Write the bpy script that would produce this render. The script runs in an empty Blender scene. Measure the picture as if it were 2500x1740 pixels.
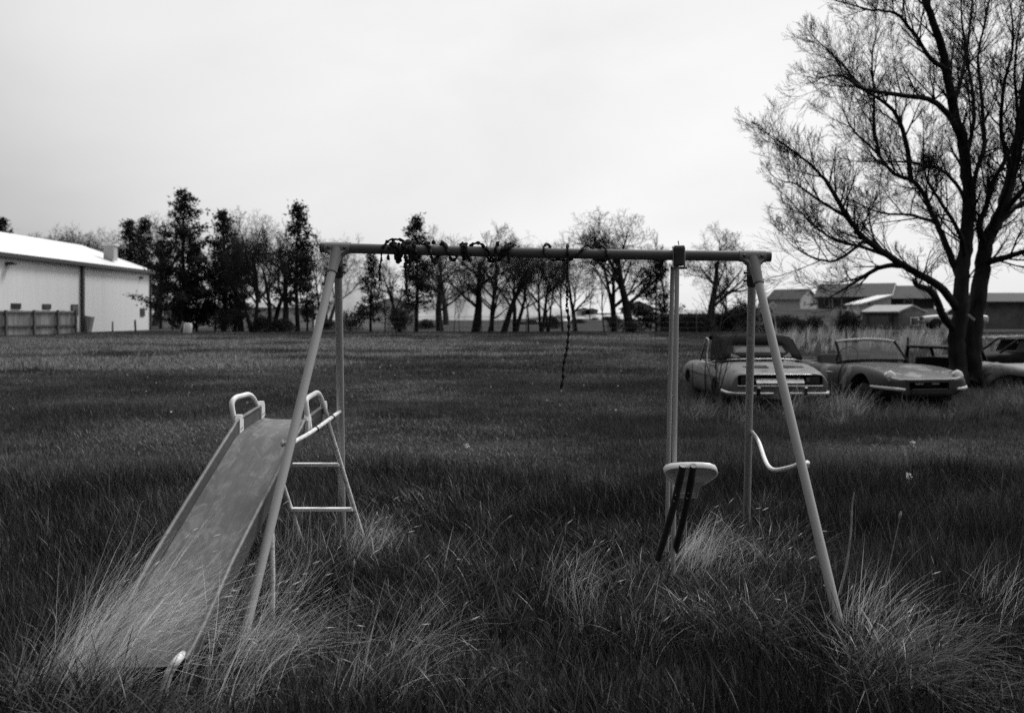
import bpy, bmesh, math, random
import numpy as np
from mathutils import Vector, Matrix, Euler

scene = bpy.context.scene
col = scene.collection
rnd = random.Random(11)

# ------------------------------------------------------------------ camera
CAM_H = 1.48
FPX, W_PX, H_PX, HORIZON = 2430.0, 2500.0, 1740.0, 770.0
cam_data = bpy.data.cameras.new('camera')
cam = bpy.data.objects.new('camera', cam_data)
col.objects.link(cam)
cam.location = (0, 0, CAM_H)
cam.rotation_euler = (math.radians(90), 0, 0)
cam_data.sensor_width = 36.0
cam_data.lens = 36.0 * FPX / W_PX
cam_data.shift_y = (HORIZON - H_PX / 2) / W_PX
cam_data.clip_start = 0.1
cam_data.clip_end = 6000
cam_data.dof.use_dof = True
cam_data.dof.focus_distance = 5.3
cam_data.dof.aperture_fstop = 3.2
scene.camera = cam

# ------------------------------------------------------------------ sky and sun
SUN_EL, SUN_AZ = math.radians(52), math.radians(40)      # azimuth clockwise from +Y
sun_dir = Vector((math.sin(SUN_AZ) * math.cos(SUN_EL), math.cos(SUN_AZ) * math.cos(SUN_EL), math.sin(SUN_EL)))
world = bpy.data.worlds.new('World')
scene.world = world
world.use_nodes = True
wt = world.node_tree
wt.nodes.clear()
def wn(t, **k):
    n = wt.nodes.new(t)
    for a, b in k.items():
        setattr(n, a, b)
    return n
def wmath(op, a, b=None):
    n = wn('ShaderNodeMath', operation=op)
    for i, v in enumerate((a, b)):
        if v is None:
            continue
        if isinstance(v, (int, float)):
            n.inputs[i].default_value = v
        else:
            wt.links.new(v, n.inputs[i])
    return n.outputs[0]
sky = wn('ShaderNodeTexSky', sky_type='NISHITA', sun_disc=False)
sky.sun_elevation = SUN_EL
sky.sun_rotation = SUN_AZ
sky.air_density = 1.0
sky.dust_density = 4.0
bw = wn('ShaderNodeRGBToBW')
wt.links.new(sky.outputs[0], bw.inputs[0])
tc = wn('ShaderNodeTexCoord')
mp = wn('ShaderNodeMapping')
mp.inputs['Scale'].default_value = (1.0, 1.0, 2.6)
mp.inputs['Rotation'].default_value = (0.25, 0.1, 0.5)
wt.links.new(tc.outputs['Generated'], mp.inputs['Vector'])
nz = wn('ShaderNodeTexNoise')
nz.inputs['Scale'].default_value = 2.2
nz.inputs['Detail'].default_value = 5
nz.inputs['Roughness'].default_value = 0.5
nz.inputs['Distortion'].default_value = 0.4
wt.links.new(mp.outputs[0], nz.inputs['Vector'])
dotn = wn('ShaderNodeVectorMath', operation='DOT_PRODUCT')
wt.links.new(tc.outputs['Generated'], dotn.inputs[0])
dotn.inputs[1].default_value = sun_dir
# thick cloud: bright over the whole half of the sky that holds the veiled sun, dull in the opposite half
half = wn('ShaderNodeMapRange', interpolation_type='SMOOTHSTEP')
half.inputs['From Min'].default_value = 0.08
half.inputs['From Max'].default_value = 0.50
wt.links.new(dotn.outputs['Value'], half.inputs['Value'])
glow = wmath('POWER', wmath('MAXIMUM', dotn.outputs['Value'], 0.0), 4.0)
cloud = wmath('ADD', 0.45, wmath('MULTIPLY', wmath('SUBTRACT', nz.outputs['Fac'], 0.5), 2.4))
cloud = wmath('ADD', cloud, wmath('MULTIPLY', half.outputs[0], 5.4))
cloud = wmath('MAXIMUM', wmath('ADD', cloud, wmath('MULTIPLY', glow, 2.0)), 0.3)
tot = wmath('ADD', wmath('MULTIPLY', cloud, 0.97), wmath('MULTIPLY', bw.outputs[0], 0.03))
bg = wn('ShaderNodeBackground')
bg.inputs['Strength'].default_value = 0.145
wt.links.new(tot, bg.inputs['Color'])
wo = wn('ShaderNodeOutputWorld')
wt.links.new(bg.outputs[0], wo.inputs['Surface'])

sl = bpy.data.lights.new('sun', 'SUN')
sl.energy = 2.6
sl.angle = math.radians(16)
sun = bpy.data.objects.new('sun', sl)
col.objects.link(sun)
sun.rotation_euler = sun_dir.to_track_quat('Z', 'Y').to_euler()

vs = scene.view_settings
vs.view_transform = 'Standard'
vs.look = 'None'
vs.exposure = 0.0
vs.gamma = 1.0
vs.use_curve_mapping = False
scene.cycles.use_denoising = False
scene.cycles.sample_clamp_direct = 6.0
scene.cycles.sample_clamp_indirect = 2.0
scene.cycles.max_bounces = 6
scene.cycles.diffuse_bounces = 3
scene.cycles.transparent_max_bounces = 8

# ------------------------------------------------------------------ helpers
def sm(a, b, x):
    t = min(1.0, max(0.0, (x - a) / (b - a)))
    return t * t * (3 - 2 * t)

def terr(x, y):
    z = 0.35 * sm(25, 60, y)
    z += 1.95 * sm(96, 124, y) * sm(16, 30, x)
    z += 1.0 * sm(88, 125, y) * sm(-2, 10, x) * (1 - sm(16, 30, x))
    near = 1 - sm(10, 40, y)
    z += near * 0.035 * math.sin(x * 1.3 + 0.4) * math.sin(y * 1.1 + 1.0) * sm(2.0, 3.0, y)
    return z

def P(px, py, Y):
    """the point at depth Y that sits at photograph pixel (px, py)"""
    return Vector(((px - W_PX / 2) / FPX * Y, Y, CAM_H - (py - HORIZON) / FPX * Y))

def G(px, Y, dz=0.0):
    """a point on the ground below image column px at depth Y"""
    x = (px - W_PX / 2) / FPX * Y
    return Vector((x, Y, terr(x, Y) + dz))

def tag(o, label=None, cat=None, group=None, kind=None):
    if label: o['label'] = label
    if cat: o['category'] = cat
    if group: o['group'] = group
    if kind: o['kind'] = kind
    return o

def thing(name, label, cat, loc=(0, 0, 0), rz=0.0, group=None):
    o = bpy.data.objects.new(name, None)
    o.empty_display_size = 0.1
    col.objects.link(o)
    o.location = loc
    o.rotation_euler = (0, 0, rz)
    return tag(o, label, cat, group)

def world_of(o):
    m = Matrix.LocRotScale(o.location, o.rotation_euler, o.scale)
    if o.parent is not None:
        m = world_of(o.parent) @ o.matrix_parent_inverse @ m
    return m

def link_mesh(name, me, m, parent=None, world_space=True):
    o = bpy.data.objects.new(name, me)
    if m is not None and not me.materials:
        me.materials.append(m)
    col.objects.link(o)
    if parent is not None:
        o.parent = parent
        if world_space:
            # geometry is given in world coordinates
            o.matrix_parent_inverse = world_of(parent).inverted()
    return o

class MB:
    def __init__(self):
        self.v, self.f, self.s = [], [], []
    def add(self, vs_, fs_, smooth=False):
        o = len(self.v)
        self.v.extend([tuple(p) for p in vs_])
        for f in fs_:
            self.f.append(tuple(i + o for i in f))
            self.s.append(smooth)
        return self
    def box(self, c, size, rot=None, bevel=0.0):
        sx, sy, sz = size[0] / 2, size[1] / 2, size[2] / 2
        c = Vector(c)
        if bevel <= 0:
            pts = [Vector((x, y, z)) for x in (-sx, sx) for y in (-sy, sy) for z in (-sz, sz)]
            fs = [(0, 1, 3, 2), (4, 6, 7, 5), (0, 4, 5, 1), (2, 3, 7, 6), (0, 2, 6, 4), (1, 5, 7, 3)]
        else:
            bm = bmesh.new()
            bmesh.ops.create_cube(bm, size=1.0)
            for v in bm.verts:
                v.co = Vector((v.co.x * 2 * sx, v.co.y * 2 * sy, v.co.z * 2 * sz))
            bmesh.ops.bevel(bm, geom=bm.edges[:], offset=bevel, segments=2, affect='EDGES', profile=0.5)
            bm.verts.index_update()
            pts = [v.co.copy() for v in bm.verts]
            fs = [[v.index for v in f.verts] for f in bm.faces]
            bm.free()
        if rot is not None:
            R = rot if isinstance(rot, Matrix) else Euler(rot).to_matrix()
            pts = [R @ p for p in pts]
        return self.add([p + c for p in pts], fs)
    def quad(self, a, b, c, d):
        return self.add([a, b, c, d], [(0, 1, 2, 3)])
    def tube(self, path, radii, sides=10, cap=True, smooth=True, flat=None, twist=0.0, up0=None):
        path = [Vector(p) for p in path]
        n = len(path)
        if isinstance(radii, (int, float)):
            radii = [radii] * n
        up = None
        vs_, fs_ = [], []
        for i, p in enumerate(path):
            t = (path[min(i + 1, n - 1)] - path[max(i - 1, 0)])
            if t.length < 1e-9:
                t = Vector((0, 0, 1))
            t.normalize()
            if up is None:
                up = Vector(up0) if up0 is not None else t.orthogonal()
            up = up - t * up.dot(t)
            if up.length < 1e-6:
                up = t.orthogonal()
            up.normalize()
            sd = t.cross(up)
            for k in range(sides):
                a = 2 * math.pi * k / sides + twist * i
                r = radii[i]
                fl = 1.0 if flat is None else flat
                vs_.append(p + up * (math.cos(a) * r) + sd * (math.sin(a) * r * fl))
        for i in range(n - 1):
            for k in range(sides):
                k2 = (k + 1) % sides
                fs_.append((i * sides + k, i * sides + k2, (i + 1) * sides + k2, (i + 1) * sides + k))
        self.add(vs_, fs_, smooth)
        if cap and sides > 2:
            self.add([vs_[k] for k in range(sides)], [tuple(range(sides))[::-1]])
            self.add([vs_[(n - 1) * sides + k] for k in range(sides)], [tuple(range(sides))])
        return self
    def lathe(self, c, axis, prof, sides=12, cap=True):
        """prof: list of (distance along axis, radius)"""
        axis = Vector(axis).normalized()
        c = Vector(c)
        u = axis.orthogonal().normalized()
        w = axis.cross(u)
        vs_, fs_ = [], []
        for d, r in prof:
            for k in range(sides):
                a = 2 * math.pi * k / sides
                vs_.append(c + axis * d + u * (math.cos(a) * r) + w * (math.sin(a) * r))
        for i in range(len(prof) - 1):
            for k in range(sides):
                k2 = (k + 1) % sides
                fs_.append((i * sides + k, i * sides + k2, (i + 1) * sides + k2, (i + 1) * sides + k))
        self.add(vs_, fs_, True)
        if cap:
            self.add([vs_[k] for k in range(sides)], [tuple(range(sides))[::-1]])
            e = (len(prof) - 1) * sides
            self.add([vs_[e + k] for k in range(sides)], [tuple(range(sides))])
        return self
    def torus(self, c, axis, R, r, sx=1.0, n=14, m=6, up=None):
        axis = Vector(axis).normalized()
        u = (Vector(up) if up is not None else axis.orthogonal())
        u = (u - axis * u.dot(axis)).normalized()
        w = axis.cross(u)
        c = Vector(c)
        vs_, fs_ = [], []
        for i in range(n):
            a = 2 * math.pi * i / n
            d = u * math.cos(a) * sx + w * math.sin(a)
            p = c + d * R
            dn = d.normalized()
            for j in range(m):
                b = 2 * math.pi * j / m
                vs_.append(p + dn * (math.cos(b) * r) + axis * (math.sin(b) * r))
        for i in range(n):
            for j in range(m):
                fs_.append((i * m + j, ((i + 1) % n) * m + j, ((i + 1) % n) * m + (j + 1) % m, i * m + (j + 1) % m))
        return self.add(vs_, fs_, True)
    def mesh(self, name):
        me = bpy.data.meshes.new(name)
        me.from_pydata(self.v, [], self.f)
        me.polygons.foreach_set('use_smooth', self.s)
        me.validate()
        bm = bmesh.new()
        bm.from_mesh(me)
        bmesh.ops.recalc_face_normals(bm, faces=bm.faces[:])
        bm.to_mesh(me)
        bm.free()
        me.update()
        return me
    def rawmesh(self, name):
        me = bpy.data.meshes.new(name)
        me.from_pydata(self.v, [], self.f)
        me.polygons.foreach_set('use_smooth', self.s)
        me.update()
        return me
    def build(self, name, m, parent=None, raw=False):
        return link_mesh(name, self.rawmesh(name) if raw else self.mesh(name), m, parent)

def spline(pts, n=6):
    """Catmull-Rom through the points"""
    pts = [Vector(p) for p in pts]
    out = []
    for i in range(len(pts) - 1):
        p0 = pts[max(i - 1, 0)]; p1 = pts[i]; p2 = pts[i + 1]; p3 = pts[min(i + 2, len(pts) - 1)]
        for k in range(n):
            t = k / n
            out.append(0.5 * ((2 * p1) + (p2 - p0) * t + (2 * p0 - 5 * p1 + 4 * p2 - p3) * t * t + (3 * p1 - p0 - 3 * p2 + p3) * t ** 3))
    out.append(pts[-1])
    return out

def tri_mesh(name, V, F, tone=None):
    """fast triangle mesh from arrays"""
    me = bpy.data.meshes.new(name)
    me.vertices.add(len(V))
    me.vertices.foreach_set('co', np.ascontiguousarray(V, dtype=np.float32).ravel())
    me.loops.add(len(F) * 3)
    me.loops.foreach_set('vertex_index', np.ascontiguousarray(F, dtype=np.int32).ravel())
    me.polygons.add(len(F))
    me.polygons.foreach_set('loop_start', np.arange(0, len(F) * 3, 3, dtype=np.int32))
    me.update(calc_edges=True)
    if tone is not None:
        a = me.attributes.new('tone', 'FLOAT', 'POINT')
        a.data.foreach_set('value', np.ascontiguousarray(tone, dtype=np.float32))
    return me

# ------------------------------------------------------------------ materials
def mat(name, c, rough=0.6, metal=0.0, c2=None, scale=8.0, detail=4.0, lo=0.35, hi=0.65, bump=0.0, bscale=40.0,
        stretch=None, spec=0.5, coat=0.0):
    """grey procedural material: base tone c, patches of tone c2, fine relief"""
    m = bpy.data.materials.new(name)
    m.use_nodes = True
    nt = m.node_tree
    b = nt.nodes['Principled BSDF']
    b.inputs['Roughness'].default_value = rough
    b.inputs['Metallic'].default_value = metal
    b.inputs['Specular IOR Level'].default_value = spec
    b.inputs['Coat Weight'].default_value = coat
    b.inputs['Base Color'].default_value = (c, c, c, 1)
    t = nt.nodes.new('ShaderNodeTexCoord')
    vec = t.outputs['Object']
    if stretch is not None:
        mpn = nt.nodes.new('ShaderNodeMapping')
        mpn.inputs['Scale'].default_value = stretch
        nt.links.new(vec, mpn.inputs['Vector'])
        vec = mpn.outputs[0]
    if c2 is not None:
        n = nt.nodes.new('ShaderNodeTexNoise')
        n.inputs['Scale'].default_value = scale
        n.inputs['Detail'].default_value = detail
        n.inputs['Roughness'].default_value = 0.6
        nt.links.new(vec, n.inputs['Vector'])
        r = nt.nodes.new('ShaderNodeValToRGB')
        r.color_ramp.elements[0].position = lo
        r.color_ramp.elements[1].position = hi
        r.color_ramp.elements[0].color = (c, c, c, 1)
        r.color_ramp.elements[1].color = (c2, c2, c2, 1)
        nt.links.new(n.outputs['Fac'], r.inputs[0])
        nt.links.new(r.outputs[0], b.inputs['Base Color'])
    if bump > 0:
        n2 = nt.nodes.new('ShaderNodeTexNoise')
        n2.inputs['Scale'].default_value = bscale
        n2.inputs['Detail'].default_value = 4
        nt.links.new(vec, n2.inputs['Vector'])
        bp = nt.nodes.new('ShaderNodeBump')
        bp.inputs['Strength'].default_value = bump
        bp.inputs['Distance'].default_value = 0.02
        nt.links.new(n2.outputs['Fac'], bp.inputs['Height'])
        nt.links.new(bp.outputs[0], b.inputs['Normal'])
    return m

def leaf_mat(name, c, trans=0.3, rough=0.55, spec=0.3):
    """thin blades: tone attribute scales the colour, some light passes through"""
    m = bpy.data.materials.new(name)
    m.use_nodes = True
    nt = m.node_tree
    nt.nodes.clear()
    at = nt.nodes.new('ShaderNodeAttribute')
    at.attribute_name = 'tone'
    mul = nt.nodes.new('ShaderNodeMath'); mul.operation = 'MULTIPLY'
    mul.inputs[1].default_value = c
    nt.links.new(at.outputs['Fac'], mul.inputs[0])
    b = nt.nodes.new('ShaderNodeBsdfPrincipled')
    b.inputs['Roughness'].default_value = rough
    b.inputs['Specular IOR Level'].default_value = spec
    nt.links.new(mul.outputs[0], b.inputs['Base Color'])
    tr = nt.nodes.new('ShaderNodeBsdfTranslucent')
    nt.links.new(mul.outputs[0], tr.inputs['Color'])
    mx = nt.nodes.new('ShaderNodeMixShader')
    mx.inputs[0].default_value = trans
    nt.links.new(b.outputs[0], mx.inputs[1]); nt.links.new(tr.outputs[0], mx.inputs[2])
    o = nt.nodes.new('ShaderNodeOutputMaterial')
    nt.links.new(mx.outputs[0], o.inputs['Surface'])
    return m

M = {}
M['grey_paint'] = mat('grey_paint', 0.26, 0.5, c2=0.05, scale=70, detail=3, lo=0.68, hi=0.72, bump=0.06, bscale=90, spec=0.25)
M['leg_paint'] = mat('leg_paint', 0.42, 0.55, c2=0.07, scale=55, detail=3, lo=0.69, hi=0.73, bump=0.08, bscale=120, spec=0.2)
M['white_paint'] = mat('white_paint', 0.78, 0.45, c2=0.5, scale=30, lo=0.55, hi=0.8, bump=0.05, bscale=120)
M['white_plastic'] = mat('white_plastic', 0.82, 0.35, c2=0.74, scale=9, bump=0.02)
M['rust_white'] = mat('rust_white', 0.7, 0.6, c2=0.22, scale=45, detail=6, lo=0.5, hi=0.68, bump=0.2, bscale=90)
M['dark_metal'] = mat('dark_metal', 0.025, 0.5, c2=0.05, scale=20, bump=0.1)
M['rust'] = mat('rust', 0.06, 0.8, c2=0.025, scale=25, bump=0.4, bscale=60)
M['old_rust'] = mat('old_rust', 0.022, 0.85, c2=0.01, scale=9, bump=0.4, bscale=30, spec=0.15)
M['sleeve'] = mat('sleeve', 0.018, 0.75, c2=0.035, scale=30, bump=0.6, bscale=70, spec=0.2)
M['chrome'] = mat('chrome', 0.75, 0.36, 1.0, c2=0.55, scale=20)
M['glass_dark'] = mat('glass_dark', 0.03, 0.12, spec=0.8)
M['rubber'] = mat('rubber', 0.02, 0.8, bump=0.2)

# ------------------------------------------------------------------ ground
def build_ground():
    ys = [-6, -3, 0] + list(np.arange(1, 16, 0.5)) + list(np.arange(16, 60, 2)) + list(np.arange(60, 140, 3)) + [150, 170, 200, 260, 340, 500, 800, 1400, 2600, 4500]
    us = np.linspace(-1, 1, 90)
    V, F = [], []
    for y in ys:
        half = 14 + abs(y) * 1.1
        for u in us:
            x = u * half
            V.append((x, y, terr(x, y)))
    n = len(us)
    for j in range(len(ys) - 1):
        for i in range(n - 1):
            F.append((j * n + i, j * n + i + 1, (j + 1) * n + i + 1, (j + 1) * n + i))
    me = bpy.data.meshes.new('ground')
    me.from_pydata(V, [], F)
    me.polygons.foreach_set('use_smooth', [True] * len(F))
    m = bpy.data.materials.new('ground_turf')
    m.use_nodes = True
    nt = m.node_tree
    b = nt.nodes['Principled BSDF']
    b.inputs['Roughness'].default_value = 0.95
    b.inputs['Specular IOR Level'].default_value = 0.1
    tcn = nt.nodes.new('ShaderNodeTexCoord')
    n1 = nt.nodes.new('ShaderNodeTexNoise'); n1.inputs['Scale'].default_value = 0.35; n1.inputs['Detail'].default_value = 8; n1.inputs['Roughness'].default_value = 0.65
    nt.links.new(tcn.outputs['Object'], n1.inputs['Vector'])
    r = nt.nodes.new('ShaderNodeValToRGB')
    r.color_ramp.elements[0].position = 0.4; r.color_ramp.elements[0].color = (0.022, 0.022, 0.022, 1)
    r.color_ramp.elements[1].position = 0.72; r.color_ramp.elements[1].color = (0.065, 0.065, 0.065, 1)
    nt.links.new(n1.outputs['Fac'], r.inputs[0])
    nt.links.new(r.outputs[0], b.inputs['Base Color'])
    n2 = nt.nodes.new('ShaderNodeTexNoise'); n2.inputs['Scale'].default_value = 6; n2.inputs['Detail'].default_value = 6
    nt.links.new(tcn.outputs['Object'], n2.inputs['Vector'])
    bp = nt.nodes.new('ShaderNodeBump'); bp.inputs['Strength'].default_value = 0.8; bp.inputs['Distance'].default_value = 0.15
    nt.links.new(n2.outputs['Fac'], bp.inputs['Height']); nt.links.new(bp.outputs[0], b.inputs['Normal'])
    me.materials.append(m)
    o = bpy.data.objects.new('ground', me)
    col.objects.link(o)
    tag(o, 'dark uneven grassy field running back to the tree line', 'ground', kind='structure')
build_ground()

def build_hill(name, label, prof, Y, thick, m):
    """far hill: ridge profile given as (px, py) at depth Y, with real slopes towards and away"""
    pr = spline([(a, b, 0) for a, b in prof], 5)
    V, F = [], []
    rows = 13
    rg = random.Random(5)
    for i, p in enumerate(pr):
        top = P(p.x, p.y, Y)
        for k in range(rows):
            t = -1 + 2 * k / (rows - 1)
            h = math.cos(t * math.pi / 2) ** 1.3
            y = Y + t * thick
            zb = -1.0
            zz = zb + (top.z - zb) * h
            V.append((top.x + rg.uniform(-1, 1), y + rg.uniform(-2, 2), zz + rg.uniform(-0.12, 0.12) * h))
    n = len(pr)
    for i in range(n - 1):
        for k in range(rows - 1):
            F.append((i * rows + k, (i + 1) * rows + k, (i + 1) * rows + k + 1, i * rows + k + 1))
    me = bpy.data.meshes.new(name)
    me.from_pydata(V, [], F)
    me.polygons.foreach_set('use_smooth', [True] * len(F))
    o = link_mesh(name, me, m)
    tag(o, label, 'hill', kind='structure')
M['bare_hill'] = mat('bare_hill', 0.22, 0.95, c2=0.42, scale=0.05, detail=8, lo=0.35, hi=0.65, bump=0.6, bscale=0.3, spec=0.1)
M['pale_bank'] = mat('pale_bank', 0.62, 0.95, c2=0.2, scale=0.35, detail=6, lo=0.5, hi=0.62, bump=0.5, bscale=0.5, spec=0.1)
build_hill('hill', 'bare pale hill showing behind the left end of the swing bar', [(700, 770), (770, 738), (820, 705), (866, 690), (905, 694), (960, 715), (1040, 722), (1110, 700), (1180, 692), (1260, 715), (1330, 745), (1420, 768)], 300, 70, M['bare_hill'])
build_hill('bank', 'low pale bank dotted with dark shrubs behind the middle trees', [(1220, 800), (1300, 786), (1380, 775), (1470, 768), (1580, 768), (1690, 776), (1780, 800)], 118, 16, M['pale_bank'])

# ------------------------------------------------------------------ swing set frame
BAR_L, BAR_R = P(785, 604.4, 5.70), P(1880, 626.2, 5.45)
BAR_D = (BAR_R - BAR_L).normalized()
BAR_RAD = 0.0285
def bar_at(px):
    """point on the bar axis at image column px"""
    k = (px - W_PX / 2) / FPX
    t = (k * BAR_L.y - BAR_L.x) / ((BAR_R.x - BAR_L.x) - k * (BAR_R.y - BAR_L.y))
    return BAR_L + (BAR_R - BAR_L) * t
def on_bar(px, ang, rad):
    """point at angle ang round the bar: 0 = top, 90 = camera side, 180 = below"""
    c = bar_at(px)
    a = math.radians(ang)
    side = BAR_D.cross(Vector((0, 0, 1))).normalized()      # points to the camera side (-Y)
    up = side.cross(BAR_D).normalized()
    return c + up * (math.cos(a) * rad) + side * (math.sin(a) * rad)
def on_line(A, B, py):
    """point of line AB that shows at image row py"""
    k = (py - HORIZON) / FPX
    a, b = CAM_H - A.z - k * A.y, CAM_H - B.z - k * B.y
    return A + (B - A) * (a / (a - b))

sset = thing('swing_set', 'grey painted metal swing set frame with four splayed legs', 'swing set', (bar_at(1330).x, 5.57, 0))
M['bar_paint'] = mat('bar_paint', 0.12, 0.45, c2=0.03, scale=28, detail=5, lo=0.66, hi=0.70, bump=0.06, bscale=80, spec=0.25)
n = 24
path = [BAR_L + (BAR_R - BAR_L) * (i / n) - Vector((0, 0, 0.006)) * math.sin(math.pi * i / n) for i in range(n + 1)]
bar = MB().tube(path, BAR_RAD, 24).build('top_bar', M['bar_paint'], sset)
for e, d, nm in ((BAR_L, -BAR_D, 0), (BAR_R, BAR_D, 1)):
    MB().lathe(e, d, [(-0.004, BAR_RAD + 0.0008), (0.003, BAR_RAD + 0.0008), (0.006, BAR_RAD - 0.003)], 24).build('end_cap', M['dark_metal'], bar)

APEX_L, APEX_R = bar_at(825), bar_at(1837)
FOOT = {'fl': P(590, 1575, 4.50), 'rl': P(836, 1307, 6.70), 'fr': P(2058, 1562, 4.53), 'rr': P(1822, 1322, 6.50)}
LEG_R = 0.0228
for k, f in FOOT.items():
    a = APEX_L if k[1] == 'l' else APEX_R
    d = (f - a).normalized()
    top = a + d * 0.12
    lo = f + d * 0.06
    pts = [top + (lo - top) * (i / 10) for i in range(11)]
    leg = MB().tube(pts, LEG_R, 20).build('leg', M['leg_paint'], sset)
for a, keys, e, sgn in ((APEX_L, ('fl', 'rl'), 0, 1), (APEX_R, ('fr', 'rr'), 1, -1)):
    br = MB()
    # sleeve round the bar
    s0, s1 = a - BAR_D * 0.072, a + BAR_D * 0.072
    br.tube([s0, s1], BAR_RAD + 0.0045, 24)
    t = br.build('tee_bracket', M['grey_paint'], sset)
    for k in keys:
        d = (FOOT[k] - a).normalized()
        MB().tube([a + d * 0.012, a + d * 0.05, a + d * 0.15, a + d * 0.172], [0.034, 0.031, LEG_R + 0.004, LEG_R + 0.004], 20).build('socket', M['grey_paint'], t)
        MB().lathe(a + d * 0.172, d, [(-0.003, LEG_R + 0.0046), (0.002, LEG_R + 0.0046)], 20).build('socket_rim', M['dark_metal'], t)
        # web between sleeve and socket
        for s in (-1, 1):
            w = MB()
            q0, q1, q2 = a + BAR_D * (s * 0.066) + d * 0.02, a + d * 0.12 + BAR_D * (s * 0.018), a + d * 0.03
            nrm = BAR_D.cross(d).normalized() * 0.018
            mid = a + BAR_D * (s * 0.032) + d * 0.052
            w.add([q0 + nrm, mid + nrm, q1 + nrm, q2 + nrm, q0 - nrm, mid - nrm, q1 - nrm, q2 - nrm],
                  [(0, 1, 2, 3), (7, 6, 5, 4), (0, 4, 5, 1), (1, 5, 6, 2), (2, 6, 7, 3), (3, 7, 4, 0)])
            w.build('gusset', M['grey_paint'], t)
    front = BAR_D.cross(Vector((0, 0, 1))).normalized()
    for s in (-0.047, 0.047):
        c = a + BAR_D * s + front * (BAR_RAD + 0.003)
        MB().lathe(c, front, [(0, 0.0085), (0.004, 0.008), (0.0065, 0.004)], 10).build('bolt', M['dark_metal'], t)
    c = a + BAR_D * (sgn * 0.05) + Vector((0, 0, BAR_RAD + 0.003))
    MB().lathe(c, (0, 0, 1), [(0, 0.007), (0.004, 0.006)], 8).build('bolt', M['dark_metal'], t)
    d = (FOOT[keys[1]] - a).normalized()
    for q in (0.105, 0.155):
        c = a + d * q
        MB().lathe(c + BAR_D * sgn * (LEG_R - 0.012), BAR_D * sgn, [(0, 0.0055), (0.024, 0.0055), (0.026, 0.0075), (0.034, 0.0075), (0.036, 0.003)], 8).build('bolt', M['dark_metal'], t)
    MB().tube([a + d * 0.09, a + d * 0.18], LEG_R + 0.006, 16).build('clamp', M['dark_metal'], t)
    d = (FOOT[keys[0]] - a).normalized()
    for q in (0.10, 0.15):
        c = a + d * q - BAR_D * sgn * (LEG_R + 0.002)
        MB().lathe(c, -BAR_D * sgn, [(0, 0.0065), (0.006, 0.005)], 8).build('bolt', M['dark_metal'], t)

# braces between front and rear leg
ra = on_line(APEX_L, FOOT['rl'], 1003); fa = on_line(APEX_L, FOOT['fl'], 1080)
bp = spline([ra + Vector((0, -0.02, 0.0)), P(806, 1022, 6.0), P(771, 1047, 5.72), P(748, 1062, 5.5), P(722, 1076, 5.3), fa + Vector((0.01, 0.012, 0)), P(690, 1084, 5.17)], 7)
lb = MB().tube(bp, 0.0125, 12).build('brace', M['rust_white'], sset)
for px, py, y in ((811, 1019, 6.03), (771, 1047, 5.72)):
    c = P(px, py, y)
    MB().torus(c, P(806, 1022, 6.0) - P(771, 1047, 5.72), 0.0155, 0.0035).build('clamp_ring', M['dark_metal'], lb)
MB().lathe(P(690, 1082, 5.16), (-1, -0.2, 0.1), [(-0.004, 0.02), (0.004, 0.02), (0.007, 0.012)], 14).build('end_plate', M['rust_white'], lb)
ra = on_line(APEX_R, FOOT['rr'], 1052); fa = on_line(APEX_R, FOOT['fr'], 1133)
bp = spline([ra + Vector((0.012, -0.02, 0)), P(1852, 1078, 6.0), P(1866, 1118, 5.75), P(1878, 1140, 5.6), P(1896, 1147, 5.5), P(1935, 1139, 5.32), fa + Vector((0.0, 0.02, 0)), P(1972, 1130, 5.2)], 7)
rb = MB().tube(bp, 0.0125, 12).build('brace', M['white_paint'], sset)
MB().lathe(P(1971, 1133, 5.2), (1, -0.15, 0.05), [(-0.003, 0.021), (0.004, 0.021), (0.007, 0.012)], 14).build('end_plate', M['white_paint'], rb)

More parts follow.
